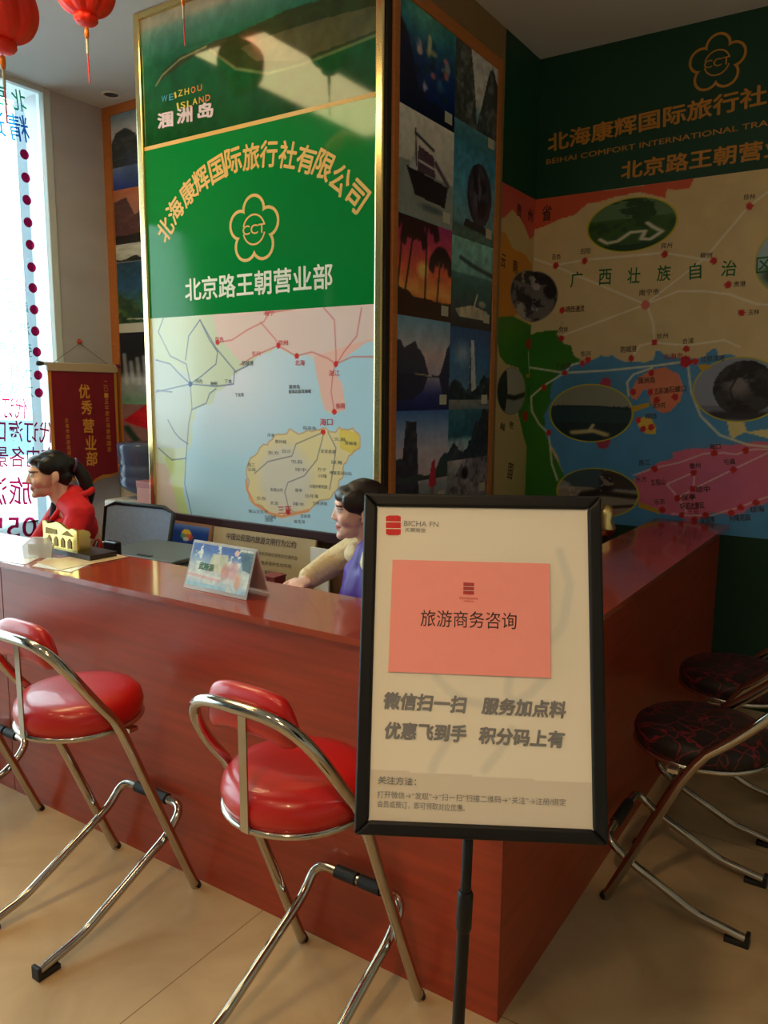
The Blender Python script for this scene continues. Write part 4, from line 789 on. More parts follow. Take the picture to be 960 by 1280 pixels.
def stool(label, group, seatmat, hw=.20, rw=.147, bend=(-.283, .68), hoop=(.174, .245), seat=(-.255, .643, .181, .075), rear=((-.525, .022), (-.385, .046), (-.06, .20), (.0, .268)), pad=True, splay=0.0):
    """local frame: sitter faces +y; origin on the floor between the front feet"""
    t = thing('bar_stool', label, 'stool', (0, 0, 0), group)
    # bent front frame: two legs joined by one sweeping back hoop
    sg = lambda v, e: math.copysign(abs(v)**e, v)
    def hoop_pt(an, inset=0.0):
        return np.array(((hw-inset)*sg(math.cos(an), .546), bend[0]-(hoop[0]-inset)*abs(math.sin(an))**.546, bend[1]+hoop[1]*abs(math.sin(an))**.68))
    H_ = [hoop_pt(x) for x in np.concatenate([[0, .004, .015, .04, .08, .13, .2], np.linspace(.3, PI-.3, 34), PI-np.array([.2, .13, .08, .04, .015, .004, 0])])]
    leg_ = [np.array((hw-splay*(1-t), bend[0]*t, bend[1]*t)) for t in (0, .5, .93)]
    path = leg_+H_[1:-1]+[q*np.array((-1, 1, 1)) for q in leg_[::-1]]
    for _ in range(2): path = [path[0]]+[path[i]*.5+(path[i-1]+path[i+1])*.25 if np.linalg.norm(path[i]-path[i-1]) < .08 else path[i] for i in range(1, len(path)-1)]+[path[-1]]
    obj('hoop_frame', MB().tube(path, .0148, n=16), CHROME, t)
    for s in (-1, 1): obj('foot_cap', MB().tube([(s*(hw-splay), .003, .0), (s*(hw-splay), -.005, .016)], .0158, n=16), RUB, t)
    sy, sz, sr, th = seat
    obj('seat_ring', MB().tube([(sr*.985*math.cos(2*PI*k/48), sy+sr*.985*math.sin(2*PI*k/48), sz-.012) for k in range(48)], .0085, n=10, closed=True).span((-hw, sy+.02, sz-.028), (hw, sy+.05, sz-.016)), CHROME, t)
    obj('seat', MB().lathe([(0, sz-.014), (sr*.93, sz-.014), (sr*.985, sz-.004), (sr*1.02, sz+th*.35), (sr*.99, sz+th*.68), (sr*.9, sz+th*.9), (sr*.7, sz+th*.985), (sr*.35, sz+th*1.01), (0, sz+th*1.015)], (0, sy, 0), 56), seatmat, t)
    # rear frame with footrest bar near the counter
    y0, z0 = rear[0]; rp = [(rw, y, z) for y, z in rear]; top = rp[-1]
    P = rp + [(-x, y, z) for x, y, z in rp[::-1]]
    obj('rear_frame', MB().tube(fillet(P, [.035, .09, .06, .06, .09, .035], 8), .0135, n=16), CHROME, t)
    for s in (-1, 1):
        bx_ = MB().span((s*rw-.017, y0-.012, 0.0), (s*rw+.017, y0+.055, .017), bev=.003).span((s*rw-.017, y0-.014, .0), (s*rw+.017, y0-.002, .040), bev=.003)
        obj('rubber_foot', bx_, RUB, t)
    yb_, zb2 = rear[-1]
    g = MB(); g.tube([(-.075, yb_, zb2), (-.006, yb_, zb2)], .0182, n=18); g.tube([(.006, yb_, zb2), (.075, yb_, zb2)], .0182, n=18); obj('footrest_grip', g, RUB, t)
    top_ = hoop_pt(PI/2)
    bt = np.array((0, top_[1]+.014, top_[2]-.006)); bb = np.array((0, sy-sr*.995-.006, sz-.016)); dv = bb-bt; w = .0115; tk = np.array((0, .0022, 0))
    V = [bt+(-w, 0, 0)-tk, bt+(w, 0, 0)-tk, bb+(w, 0, 0)-tk, bb+(-w, 0, 0)-tk, bt+(-w, 0, 0)+tk, bt+(w, 0, 0)+tk, bb+(w, 0, 0)+tk, bb+(-w, 0, 0)+tk]
    obj('flat_strut', MB().add(V, [(0, 1, 2, 3), (7, 6, 5, 4), (0, 4, 5, 1), (1, 5, 6, 2), (2, 6, 7, 3), (3, 7, 4, 0)]), CHROME, t)
    if pad:
        # curved cushion hugging the inside of the hoop
        q = MB(); ring = []; n = 26; m = 16
        for k in range(n+1):
            an = PI*(.27+.46*k/n); e_ = min(1, (min(k, n-k)/n*4.6))**.5
            c = hoop_pt(an, .034)-np.array((0, 0, .014)); d_ = hoop_pt(an+.01, .034)-hoop_pt(an-.01, .034); out = np.array((-d_[1], d_[0], 0)); out /= np.linalg.norm(out)
            for j in range(m):
                a2 = 2*PI*j/m; x_, y_ = math.cos(a2), math.sin(a2); x_ = math.copysign(abs(x_)**.7, x_); y_ = math.copysign(abs(y_)**.7, y_)
                ring.append(c + out*x_*.021*max(e_, .05) + np.array((0, 0, 1))*y_*.054*max(e_, .05) + np.array((0, 0, .0)))
        F = [(i*m+j, i*m+(j+1) % m, (i+1)*m+(j+1) % m, (i+1)*m+j) for i in range(n) for j in range(m)]
        q.add(ring, [f[::-1] for f in F], 0, True); q.add(ring[:m], [tuple(range(m))]); q.add(ring[-m:], [tuple(range(m-1, -1, -1))])
        obj('backrest_pad', q, seatmat, t)
    return t
sA = stool('red round-seat chrome folding bar stool, second from left along the counter front', 'red folding bar stools', REDV)
sA.matrix_basis = place(-1.999, 1.640, 0)
dup(sA, place(-1.149, 1.636, 0), 'red round-seat chrome folding bar stool whose seat edge is behind the poster stand')
dup(sA, place(-2.85, 1.640, 0), 'red folding bar stool cut off by the photo\'s left edge, only its chrome legs showing')
PAT = pattern_vinyl()
sC = stool('black and red patterned chrome stool nearest the poster stand at the counter side', 'patterned folding stools', PAT, hw=.226, splay=.046, rw=.172, bend=(-.25, .565), hoop=(.30, .30), seat=(-.225, .526, .202, .062), rear=((-.412, .022), (-.275, .046), (-.06, .150), (.01, .205)))
sC.matrix_basis = place(-.672, 2.515, PI/2)
dup(sC, place(-.672, 3.12, PI/2), 'black and red patterned chrome stool farther back, half hidden by the nearer one')

# ================================================================ things on the counter
def quad_sheet(name, label, cat, pts, z, m, group=None, th=.0012):
    t = thing(name, label, cat, (pts[0][0], pts[0][1], z), group)
    obj('paper_sheet', MB().prism([(q[0], q[1]) for q in pts], GZ, z, z+th), m, t); return t
Zt = ZT+.0004
cp = lambda L, z=ZT: [onz(x, y, z)[:2] for x, y in L]
WPAP = mat('white_paper', (238, 236, 230), .24); TAN = mat('tan_envelope_paper', (214, 184, 142), .35, noise=.04, nscale=30)
e1_ = quad_sheet('envelope', 'flat tan paper envelope lying on the counter in front of the gold plaque', 'envelope', cp([(76, 713), (160, 697), (130, 690.5), (45, 703)]), Zt+.0016, TAN)
quad_sheet('paper', 'white paper sheet lying on the counter under the tan envelope', 'paper', cp([(40, 708), (88, 715.5), (120, 703), (60, 697)]), Zt, WPAP)
quad_sheet('paper', 'white paper sheet on the counter at the photo\'s left edge', 'paper', cp([(-30, 697), (32, 706), (52, 696), (-6, 688)]), Zt, WPAP)
# gold plaque on dark base
a_, b_ = onz(57, 688, ZT), onz(99, 697, ZT)
ux = (b_-a_); Lp = np.linalg.norm(ux); ux /= Lp; uy = np.array((-ux[1], ux[0], 0))
pl_ = thing('desk_plaque', 'gold desk plaque with wavy top on a dark wooden base', 'plaque', (a_[0], a_[1], ZT))
GP = Plane(a_, ux, (0, 0, 1))
obj('base', MB().prism([tuple(q) for q in [(-.012, -.02), (Lp+.10, -.02), (Lp+.10, .10), (-.012, .10)]], Plane(a_+np.array((0, 0, .0)), ux, uy), .0003, .022), mat('dark_base_wood', (36, 26, 24), .35), pl_)
zt0 = .125
prof = [(0, .022), (Lp, .022), (Lp, .105), (Lp-.012, .108), (Lp*.86, .112), (Lp*.78, .104), (Lp*.68, .108), (Lp*.55, .122), (Lp*.42, .128), (Lp*.3, .122), (Lp*.16, .115), (Lp*.08, .122), (0, .124)]
obj('gold_plate', MB().prism(prof, GP, -.006, .006), mat('gold_plate', (236, 206, 120), .22, metal=1.0), pl_)
rel = MB()
for k in range(4): rel.prism([(Lp*(.13+.2*k), .03), (Lp*(.24+.2*k), .03), (Lp*(.24+.2*k), .058), (Lp*(.185+.2*k), .07), (Lp*(.13+.2*k), .058)], GP, .006, .0085)
rel.prism([(Lp*.08, .075), (Lp*.42, .078), (Lp*.42, .098), (Lp*.1, .1)], GP, .006, .008); rel.prism([(Lp*.55, .08), (Lp*.9, .08), (Lp*.72, .1)], GP, .006, .008)
obj('relief', rel, mat('dark_gold_relief', (120, 92, 40), .4, metal=.9), pl_)
sidep = Plane(b_+np.array((0, 0, .0)), uy, (0, 0, 1))
for s_ in (0, Lp):
    wv = MB(); Pq = a_+ux*s_
    wv.prism([(0, .022), (.05, .022), (.055, .04), (.048, .05), (.056, .06), (.048, .072), (.055, .084), (.046, .098), (.02, .108), (0, .108)], Plane(Pq, uy, (0, 0, 1)), -.003, .003); obj('side_wing', wv, mat('gold_plate', (236, 206, 120), .22, metal=1.0), pl_)
# small acrylic stand
q0 = onz(48, 697, ZT)
ac = thing('acrylic_stand', 'small clear plastic card stand on the counter left of the gold plaque', 'card stand', (q0[0], q0[1], ZT))
ACR = bpy.data.materials.new('clear_acrylic'); ACR.use_nodes = True; nt = ACR.node_tree; bs = nt.nodes['Principled BSDF']; bs.inputs['Base Color'].default_value = (.82, .86, .86, 1); bs.inputs['Roughness'].default_value = .12; bs.inputs['Alpha'].default_value = .55
AP = Plane(q0+np.array((0, 0, .0005)), (.75, .66, 0), (0, 0, 1))
obj('clear_body', MB().prism([(-.05, 0), (.05, 0), (.058, .05), (.03, .078), (-.02, .08), (-.055, .05)], AP, -.014, .014), ACR, ac)
obj('card_insert', MB().prism([(-.04, .008), (.04, .008), (.044, .05), (-.042, .05)], AP, -.016, -.0145), WPAP, ac)
# tent card
t0, t1, t2 = onz(230, 734, ZT), onz(308, 750.5, ZT), onz(337, 742, ZT)
ux = t1-t0; Lc = np.linalg.norm(ux); ux /= Lc; uyb = (t2-t1); depth = float(np.dot(uyb, np.array((-ux[1], ux[0], 0))))
nb = np.array((-ux[1], ux[0], 0)); 
tc_ = thing('tent_card', 'clear A-shaped tent card with a blue festival picture on the counter', 'tent card', ((t0[0]+t1[0])/2, (t0[1]+t1[1])/2+.04, ZT))
hgt = .152; apex = nb*depth*.5
def leaf(sgn):
    O = t0 + np.array((0, 0, .0006)) + (nb*depth if sgn < 0 else 0*nb); V = (t0+apex+np.array((0, 0, hgt)))-(t0+(nb*depth if sgn < 0 else 0*nb)); return Plane(O, ux, V), np.linalg.norm(V)
F1, lv = leaf(1); F2, _ = leaf(-1)
CLR = bpy.data.materials.new('clear_sheet'); CLR.use_nodes = True; bs = CLR.node_tree.nodes['Principled BSDF']; bs.inputs['Base Color'].default_value = (.85, .88, .9, 1); bs.inputs['Roughness'].default_value = .08; bs.inputs['Alpha'].default_value = .35
obj('clear_front', MB().prism([(0, 0), (Lc, 0), (Lc, lv), (0, lv)], F1, 0, .003), CLR, tc_)
obj('clear_back', MB().prism([(0, 0), (Lc, 0), (Lc, lv), (0, lv)], F2, -.003, 0), CLR, tc_)
p = Paint(.006, Lc-.006, .012, lv-.008, 110, 70).grad([(0, (150, 190, 214)), (.2, (200, 206, 206)), (.45, (190, 200, 196)), (.7, (120, 150, 190)), (.85, (66, 100, 176)), (1, (60, 92, 170))])
N_ = lambda x, y: (x*Lc, y*lv)
p.mix(vnoise(p.U, p.V, 40, 4) > .6, (206, 214, 206)); p.poly([N_(.32, .42), N_(.66, .42), N_(.6, .8), N_(.36, .78)], (206, 200, 160), .8); p.ell(*N_(.72, .5), .05*Lc*2, .25*lv, (206, 150, 150), .8, .5); p.ell(*N_(.6, .45), .04*Lc*2, .2*lv, (200, 120, 110), .7, .5)
p.ell(*N_(.73, .86), .035*Lc, .06*lv, (226, 190, 180)); p.ell(*N_(.82, .3), .06*Lc, .2*lv, (210, 150, 120), .8, .5); p.poly([N_(.78, .9), N_(1, .9), N_(1, .5), N_(.86, .55)], (70, 100, 110), .8); p.poly([N_(.02, .06), N_(.6, .06), N_(.6, .16), N_(.02, .16)], (150, 190, 206)); p.line([N_(.02, .3), N_(.55, .26)], .05*lv, (214, 150, 150), .7); p.speck(.3, 60, 3)
o = p.mesh('picture_insert', F1, PHOTO, tc_, .0034); o['label'] = 'blue festival picture with figures'
tl = MB(); write(tl, F1, '武陵源', N_(.18, .42), N_(.42, .42), .15*lv, bold=.02, e=.0042); obj('picture_lettering', tl, mat('mural_green_ink', (26, 104, 50), .5), tc_)
obj('back_insert', MB().prism([(.006, .01), (Lc-.006, .01), (Lc-.006, lv-.01), (.006, lv-.01)], F2, .0004, .0008), mat('pinkish_card', (190, 150, 138), .5), tc_)

# ================================================================ behind the counter
GREYP = mat('charcoal_printer_plastic', (58, 64, 68), .45); DESK_Z = .7455
pr = thing('printer', 'low charcoal grey printer on the inner desk behind the counter', 'printer', (-2.7, 2.3, DESK_Z))
Rz = lambda a: np.array(((math.cos(a), -math.sin(a), 0), (math.sin(a), math.cos(a), 0), (0, 0, 1)))
obj('printer_body', MB().box((-2.665, 2.28, DESK_Z+.075), (.46, .36, .148), R=Rz(.06), bev=.012), GREYP, pr)
obj('printer_lid', MB().box((-2.665, 2.29, DESK_Z+.158), (.45, .33, .018), R=Rz(.06), bev=.006), mat('printer_lid_grey', (84, 90, 92), .4), pr)
obj('lid_handle', MB().box((-2.62, 2.16, DESK_Z+.1685), (.08, .014, .004), R=Rz(.06)), BLACKP, pr)
obj('output_tray', MB().box((-2.42, 2.30, DESK_Z+.135), (.14, .24, .012), R=Rz(.06), bev=.004), GREYP, pr)
obj('feed_slot', MB().box((-2.66, 2.098, DESK_Z+.06), (.36, .02, .05), R=Rz(.06)), BLACKP, pr)
t = thing('note_paper', 'yellowish slip of paper at the right end of the grey printer', 'paper', (-2.40, 2.3, DESK_Z+.1415)); obj('paper_sheet', MB().box((-2.41, 2.31, DESK_Z+.1425), (.10, .15, .0015), R=Rz(.1)), mat('yellow_slip', (214, 206, 140), .6), t)
q = ony(140, 690, 2.05)
ph = thing('card_reader', 'small upright black card reader with gold edge left of the printer', 'card reader', (q[0], 2.05, DESK_Z))
obj('reader_body', MB().span((q[0]-.035, 2.035, DESK_Z), (q[0]+.045, 2.065, .985), bev=.006), mat('reader_black', (14, 15, 24), .25), ph); obj('gold_edge', MB().span((q[0]-.043, 2.036, DESK_Z), (q[0]-.0355, 2.064, .98), bev=.002), GOLD, ph)
# low cabinet under the poster with boards leaning on the pillar
cb = thing('low_cabinet', 'low wooden cabinet under the big poster, hidden behind the counter', 'cabinet', (-2.55, 2.6, 0))
obj('cabinet_body', MB().span((-3.2, 2.61, 0), (-1.9, YP+.03, .56), bev=.004), WOOD, cb)
for i in range(3):
    x0 = -3.19+i*.43; d_ = obj('cabinet_door', MB().span((x0+.005, 2.597, .04), (x0+.42, 2.61, .54), bev=.003), WOOD, cb); obj('door_knob', MB().lathe([(0, -.012), (.01, -.012), (.012, -.006), (.006, 0), (.006, .008)], (x0+.37, 2.588, .42), 16, R=Matrix.Rotation(PI/2, 3, 'X')), CHROME, d_)
def lean_board(name, label, cat, x0, x1, z1, ybot, ytop):
    z0 = .5605; t = thing(name, label, cat, ((x0+x1)/2, ybot, z0)); P = Plane((x0, ybot, z0), (1, 0, 0), (0, ytop-ybot, z1-z0)); return t, P, x1-x0, math.hypot(ytop-ybot, z1-z0)
xb0, xb1 = ony(194, 650, 2.68)[0], ony(259, 654, 2.68)[0]; zb1 = ony(230, 651.5, 2.70)[2]
bb_, Pb, wb, hb = lean_board('picture_board', 'blue picture board with a wooden frame leaning under the big poster', 'picture', xb0, xb1+.004, zb1-.005, 2.64, 2.712)
obj('wooden_frame', MB().prism([(0, 0), (wb, 0), (wb, hb), (0, hb)], Pb, -.016, -.0), mat('tan_frame_wood', (150, 104, 74), .5), bb_)
p = Paint(.012, wb-.02, .012, hb-.014, 90, 90).grad([(0, (30, 60, 140)), (.5, (40, 84, 170)), (.9, (30, 66, 150)), (1, (100, 130, 200))]); cc = Pb.px(233, 668); p.ell(cc[0], cc[1], .035, .026, (236, 200, 70)); p.ell(cc[0]+.02, cc[1]-.012, .03, .018, (220, 90, 70), .8); p.ell(cc[0]-.02, cc[1]-.01, .02, .014, (90, 170, 110), .8); p.ell(cc[0], cc[1]-.024, .02, .01, (240, 240, 240), .8)
o = p.mesh('picture_print', Pb, PHOTO, bb_, .0012); o['label'] = 'blue print with a small yellow emblem'
xn0, xn1 = ony(265.5, 660, 2.70)[0], ony(393, 680, 2.70)[0]; zn = ony(300, 663, 2.70)[2]
nb_, Pn, wn, hn = lean_board('notice_board', 'beige notice board with brown lettering leaning under the big poster', 'notice board', xn0, xn1, zn+.0, 2.645, 2.712)
obj('board', MB().prism([(0, 0), (wn, 0), (wn, hn), (0, hn)], Pn, -.012, 0), mat('beige_board', (176, 150, 104), .5, noise=.05, nscale=8), nb_)
obj('dark_edge', MB().prism([(-.012, 0), (0, 0), (0, hn), (-.012, hn)], Pn, -.012, .002), mat('board_edge_brown', (110, 74, 44), .5), nb_)
bl = MB(); bi = mat('brown_ink', (84, 60, 34), .5); write_px(bl, Pn, '中国公民国内旅游文明行为公约', 283, 674, 370, 686, 9, bold=.02, e=.001)
for i, s_ in enumerate(('营造文明和谐的旅游环境关系到每位游客的切身利益', '维护环境卫生遵守公共秩序保护生态环境', '保护文物古迹爱惜公共设施尊重别人权利', '讲究以礼待人提倡健康娱乐', '做文明游客是我们大家的义务')): write_px(bl, Pn, s_, 281, 688+i*11, 372-i*8, 700.5+i*11.4-i, 5, e=.001)
obj('notice_lettering', bl, bi, nb_)
q = ony(399, 690, 2.72)
wpn = thing('white_card', 'narrow white card standing beside the beige notice board', 'card', (q[0], 2.70, .5605)); obj('card_sheet', MB().span((q[0]-.03, 2.695, .5605), (q[0]+.07, 2.705, zn-.03)), WPAP, wpn)
q = ony(341, 725, 2.36)
rb = thing('small_box', 'small dark red box just behind the counter beside the tent card', 'box', (q[0], 2.36, DESK_Z)); obj('box_body', MB().span((q[0]-.035, 2.33, DESK_Z), (q[0]+.035, 2.40, q[2]+.012), bev=.003), mat('dark_red_card', (130, 40, 30), .5), rb); obj('box_lid', MB().span((q[0]-.037, 2.328, q[2]+.012), (q[0]+.037, 2.402, q[2]+.022), bev=.002), mat('dark_red_card', (130, 40, 30), .5), rb)
# little gilt ornament by the right counter arm
q = ony(757, 662, 3.7)
go = thing('gilt_ornament', 'tiny gilt ornament behind the right arm of the counter', 'ornament', (q[0], 3.7, DESK_Z)); obj('ornament_base', MB().lathe([(0, 0), (.05, 0), (.05, .02), (.02, .03), (.018, .16), (.03, .17), (0, .175)], (q[0], 3.7, DESK_Z), 24), mat('dark_base_wood', (36, 26, 24), .35), go)
obj('gilt_figure', MB().lathe([(0, .175), (.035, .18), (.05, .22), (.03, .26), (.04, .29), (.02, .33), (0, .335)], (q[0], 3.7, DESK_Z), 24), GOLD, go)

# office chair (mesh back) beside the receptionist, and the one the second clerk sits on
MESHB = mat('blue_grey_chair_mesh', (128, 146, 180), .7, noise=.1, nscale=60)
def office_chair(label):
    t = thing('office_chair', label, 'chair', (0, 0, 0), 'office chairs behind the counter')
    obj('seat', MB().box((0, 0, .43), (.47, .46, .07), bev=.03), mat('black_fabric', (26, 27, 30), .85), t)
    w0, w1 = .20, .225; Pz = Plane((0, .235, .52), (1, 0, 0), (0, .11, .52))
    outl = [(-w0, 0), (w0, 0), (w1, .5), (.16, .525), (-.16, .525), (-w1, .5)]
    fr2 = MB(); pts = [Pz.at(u, v) for u, v in outl]; fr2.tube(pts, .011, n=10, closed=True); fr2.tube([Pz.at(-.215, .3), Pz.at(.215, .3)], .008, n=8)
    b = obj('back_frame', fr2, BLACKP, t)
    obj('backrest', MB().prism([(-w0, .005), (w0, .005), (w1, .495), (.16, .52), (-.16, .52), (-w1, .495)], Pz, -.003, .003), MESHB, t)
    obj('spine', MB().tube([(0, .02, .40), (0, .2, .41), (0, .25, .5), Pz.at(0, .1)], .018, n=10), BLACKP, t)
    for s in (-1, 1):
        ar = obj('armrest', MB().tube(fillet([(s*.23, .05, .42), (s*.275, .04, .45), (s*.275, .05, .64), (s*.265, .2, .66), (s*.235, .28, .84)], .05), .0105, n=10), CHROME, t)
        obj('arm_pad', MB().box((s*.275, .08, .665), (.045, .2, .022), bev=.008), BLACKP, ar)
    obj('gas_post', MB().tube([(0, 0, .10), (0, 0, .26), (0, 0, .265), (0, 0, .40)], [.028, .028, .018, .018], n=14), CHROME, t)
    for k in range(5):
        a = 2*PI*k/5+.3; c, s = math.cos(a), math.sin(a)
        lg_ = obj('base_leg', MB().tube([(0, 0, .105), (.15*c, .15*s, .098), (.28*c, .28*s, .066)], [.024, .019, .013], n=10), BLACKP, t)
        obj('caster', MB().lathe([(0, -.011), (.02, -.011), (.0275, -.006), (.0275, .006), (.02, .011), (0, .011)], (.28*c, .28*s, .0285), 18, R=Matrix.Rotation(PI/2, 3, 'X') if abs(s) < .7 else Matrix.Rotation(PI/2, 3, 'Y')), RUB, lg_)
    return t
oc = office_chair('empty office chair with blue-grey mesh back right of the woman in red')
q = (ony(140, 622, 2.52)+ony(197, 634, 2.52))/2
print('chair back top', q)
chair_h = .52+.52
oc.matrix_basis = Matrix.Translation((q[0], 2.52-.28, 0)) @ Matrix.Rotation(math.radians(6), 4, 'Z')
# water dispenser in the far left corner
DX, DY = -3.94, 3.26
wd = thing('water_dispenser', 'white water dispenser with upturned dark blue bottle in the far left corner', 'water dispenser', (DX, DY, 0))
WHP = mat('white_plastic', (222, 224, 220), .4)
obj('cabinet', MB().span((DX-.17, DY-.17, 0), (DX+.17, DY+.16, .93), bev=.015), WHP, wd)
obj('tap_panel', MB().span((DX-.13, DY-.176, .62), (DX+.13, DY-.168, .86), bev=.004), mat('grey_panel', (120, 126, 130), .4), wd)
for s_ in (-.05, .05): obj('tap', MB().tube([(DX+s_, DY-.17, .8), (DX+s_, DY-.2, .8), (DX+s_, DY-.205, .77)], .011, n=10), mat('tap_blue', (40, 70, 150), .4), wd)
BLUEB = bpy.data.materials.new('blue_bottle_plastic'); BLUEB.use_nodes = True; bs = BLUEB.node_tree.nodes['Principled BSDF']; bs.inputs['Base Color'].default_value = (*lin((84, 98, 132)), 1); bs.inputs['Roughness'].default_value = .15; bs.inputs['Alpha'].default_value = .92
obj('bottle', MB().lathe([(0, .925), (.03, .93), (.035, .955), (.10, .985), (.14, 1.02), (.143, 1.06), (.135, 1.072), (.143, 1.085), (.143, 1.13), (.135, 1.142), (.143, 1.155), (.146, 1.21), (.15, 1.22), (.152, 1.262), (.147, 1.275), (.13, 1.282), (0, 1.278)], (DX, DY, 0), 44), BLUEB, wd)
# side cabinet hidden behind the chair, with the pink carton on it
scb = thing('file_cabinet', 'grey file cabinet in front of the water dispenser, beside the pillar edge', 'cabinet', (-3.45, 2.98, 0))
obj('cabinet_body', MB().span((-3.62, 2.86, 0), (-3.30, 3.12, .90), bev=.005), mat('grey_steel', (120, 124, 126), .4), scb)
for z in (.08, .48): d_ = obj('drawer', MB().span((-3.61, 2.845, z), (-3.31, 2.86, z+.36), bev=.003), mat('grey_steel', (120, 124, 126), .4), scb); obj('drawer_handle', MB().span((-3.51, 2.832, z+.28), (-3.41, 2.846, z+.295), bev=.003), CHROME, d_)
qa, qb = ony(174, 601, 2.93), ony(196, 601, 2.93)
pk = thing('carton', 'small pinkish carton standing beside the left edge of the big poster', 'box', ((qa[0]+qb[0])/2, 2.93, .9005)); obj('carton_body', MB().span((qa[0], 2.91, .9005), (qb[0], 2.98, qa[2]), bev=.003), mat('pink_carton', (186, 124, 116), .5, noise=.08, nscale=30), pk); obj('carton_flap', MB().span((qa[0]-.002, 2.908, qa[2]-.035), (qb[0]+.002, 2.982, qa[2]+.002), bev=.002), mat('pink_flap', (160, 90, 90), .5), pk)
ws = thing('paper_stack', 'stack of white paper lying on the grey file cabinet', 'paper', (-3.52, 2.96, .9005)); obj('paper_block', MB().span((-3.61, 2.88, .9005), (qa[0]-.012, 3.08, .93)), WPAP, ws)

# pennant on the left wall
PL = Plane((XL+.09, 0, 0), (0, 1, 0), (0, 0, 1))
pn = thing('pennant', 'dark red velvet award pennant with gold lettering on the left wall', 'pennant', (XL+.09, 3.15, 1.0))
RODZ = PL.px(100, 456)[1]; ra, rb_ = PL.px(45, 454)[0], min(PL.px(151, 460)[0], YBL-.05)
obj('rod', MB().tube([(XL+.09, ra+.04, RODZ), (XL+.09, rb_-.02, RODZ)], .0095, n=12), mat('pale_rod', (196, 196, 186), .35), pn)
for y, m_ in ((ra, mat('dark_knob', (40, 46, 60), .4)), (rb_-.025, mat('dark_red_knob', (120, 20, 36), .4))): obj('end_knob', MB().lathe([(0, 0), (.012, .004), (.016, .02), (.011, .045), (.006, .05), (0, .05)], (XL+.09, y, RODZ), 14, R=Matrix.Rotation(-PI/2, 3, 'X')), m_, pn)
u0, u1 = PL.px(60, 470)[0], PL.px(145.5, 470)[0]; vt_ = RODZ-.004; vs = PL.px(146, 590)[1]; um, vm = PL.px(110, 608)[0], PL.px(110, 609)[1]; um = (u0+u1)/2+.02
def scal(inset):
    b = [(u0+inset, vt_-.03)]; L_ = [(u0+inset, vs-.0), (u0+.08, vs-.03+inset), (um-.09, vs-.03+inset), (um-.03, vm+.03+inset), (um, vm+inset), (um+.03, vm+.03+inset), (um+.09, vs-.03+inset), (u1-.08, vs-.03+inset), (u1-inset, vs)]
    return b+L_+[(u1-inset, vt_-.03)]
obj('gold_border', MB().prism(scal(0), PL, -.004, 0), mat('gold_satin', (206, 140, 50), .5), pn)
obj('red_cloth', MB().prism(scal(.022), PL, .0002, .003), mat('dark_red_velvet', (128, 12, 34), .75, noise=.1, nscale=10), pn)
obj('header_sleeve', MB().span((XL+.0785, u0-.005, vt_-.04), (XL+.1015, u1+.005, vt_+.012), bev=.006), mat('pale_sleeve', (188, 168, 140), .6), pn)
pl2 = MB(); gi = mat('gold_thread', (222, 158, 60), .5)
for ch, x, y in zip('优秀营业部', (98, 101, 103, 106, 107), (498, 518, 541, 562, 582)): write_px(pl2, PL, ch, x, y, x+14, y+.5, 18, bold=.02, e=.004)
for i, ch in enumerate('二〇一五年度北海康辉国旅'): write_px(pl2, PL, ch, 129+i*.4, 482+i*7.5, 134+i*.4, 482.4+i*7.5, 6, e=.004)
for i, ch in enumerate('北海市旅游局颁发'): write_px(pl2, PL, ch, 80.5+i*.5, 528+i*6.8, 85+i*.5, 528.3+i*6.8, 5.5, e=.004)
obj('gold_lettering', pl2, gi, pn)
hk = onx(101, 427, XL+.02)
obj('hanging_cord', MB().tube([(XL+.09, ra+.12, RODZ+.009), (XL+.012, hk[1], hk[2]-.01), (XL+.09, rb_-.08, RODZ+.009)], .0022, n=6), mat('grey_cord', (120, 112, 100), .7), pn)
obj('wall_hook', MB().lathe([(0, 0), (.016, .002), (.018, .008), (.009, .014), (.006, .03), (0, .032)], (XL+.001, hk[1], hk[2]), 16, R=Matrix.Rotation(PI/2, 3, 'Y')), mat('red_hook', (190, 60, 60), .4), pn)

# red paper lanterns under the ceiling
LRED = mat('red_lantern_paper', (252, 46, 16), .55, noise=.05, nscale=30)
bsl = LRED.node_tree.nodes['Principled BSDF']; bsl.inputs['Subsurface Weight'].default_value = 0.0
def lantern(label):
    t = thing('paper_lantern', label, 'lantern', (0, 0, 0), 'red paper lanterns under the ceiling')
    prof = [(.015, .115)]+[(.118*math.cos(a)**.8, .112*math.sin(a)) for a in np.linspace(PI/2-.25, -PI/2+.35, 18)]+[(.03, -.108)]
    obj('lantern_body', MB().lathe(prof, n=108, wob=lambda a, z: 1+.17*abs(math.sin(4*a+z*7))-.10+.016*math.sin(30*a+z*90)), LRED, t)
    obj('bottom_collar', MB().lathe([(.03, -.098), (.044, -.108), (.046, -.125), (.036, -.139), (.012, -.143), (0, -.143)], n=48, wob=lambda a, z: 1+.08*abs(math.sin(4*a))), LRED, t)
    obj('top_cap', MB().lathe([(0, .13), (.02, .128), (.024, .112), (.02, .105)], n=24), GOLD, t)
    obj('hanging_string', MB().tube([(0, 0, .12), (0, 0, .26)], .0015, n=6), mat('string_red', (150, 30, 30), .7), t)
    ts = obj('tassel', MB().tube([(0, 0, -.142), (0, 0, -.20), (0.002, 0, -.30), (.004, 0, -.375)], [.0012, .0012, .0035, .003], n=8), mat('tassel_red', (214, 60, 70), .7), t)
    obj('tassel_bead', MB().lathe([(0, -.150), (.008, -.154), (.0105, -.175), (.008, -.195), (0, -.199)], n=14), mat('amber_bead', (246, 130, 20), .3), ts)
    obj('tassel_tube', MB().tube([(0, 0, -.2), (0, 0, -.255)], .0055, n=10), mat('pale_tube', (190, 184, 170), .3), ts)
    return t
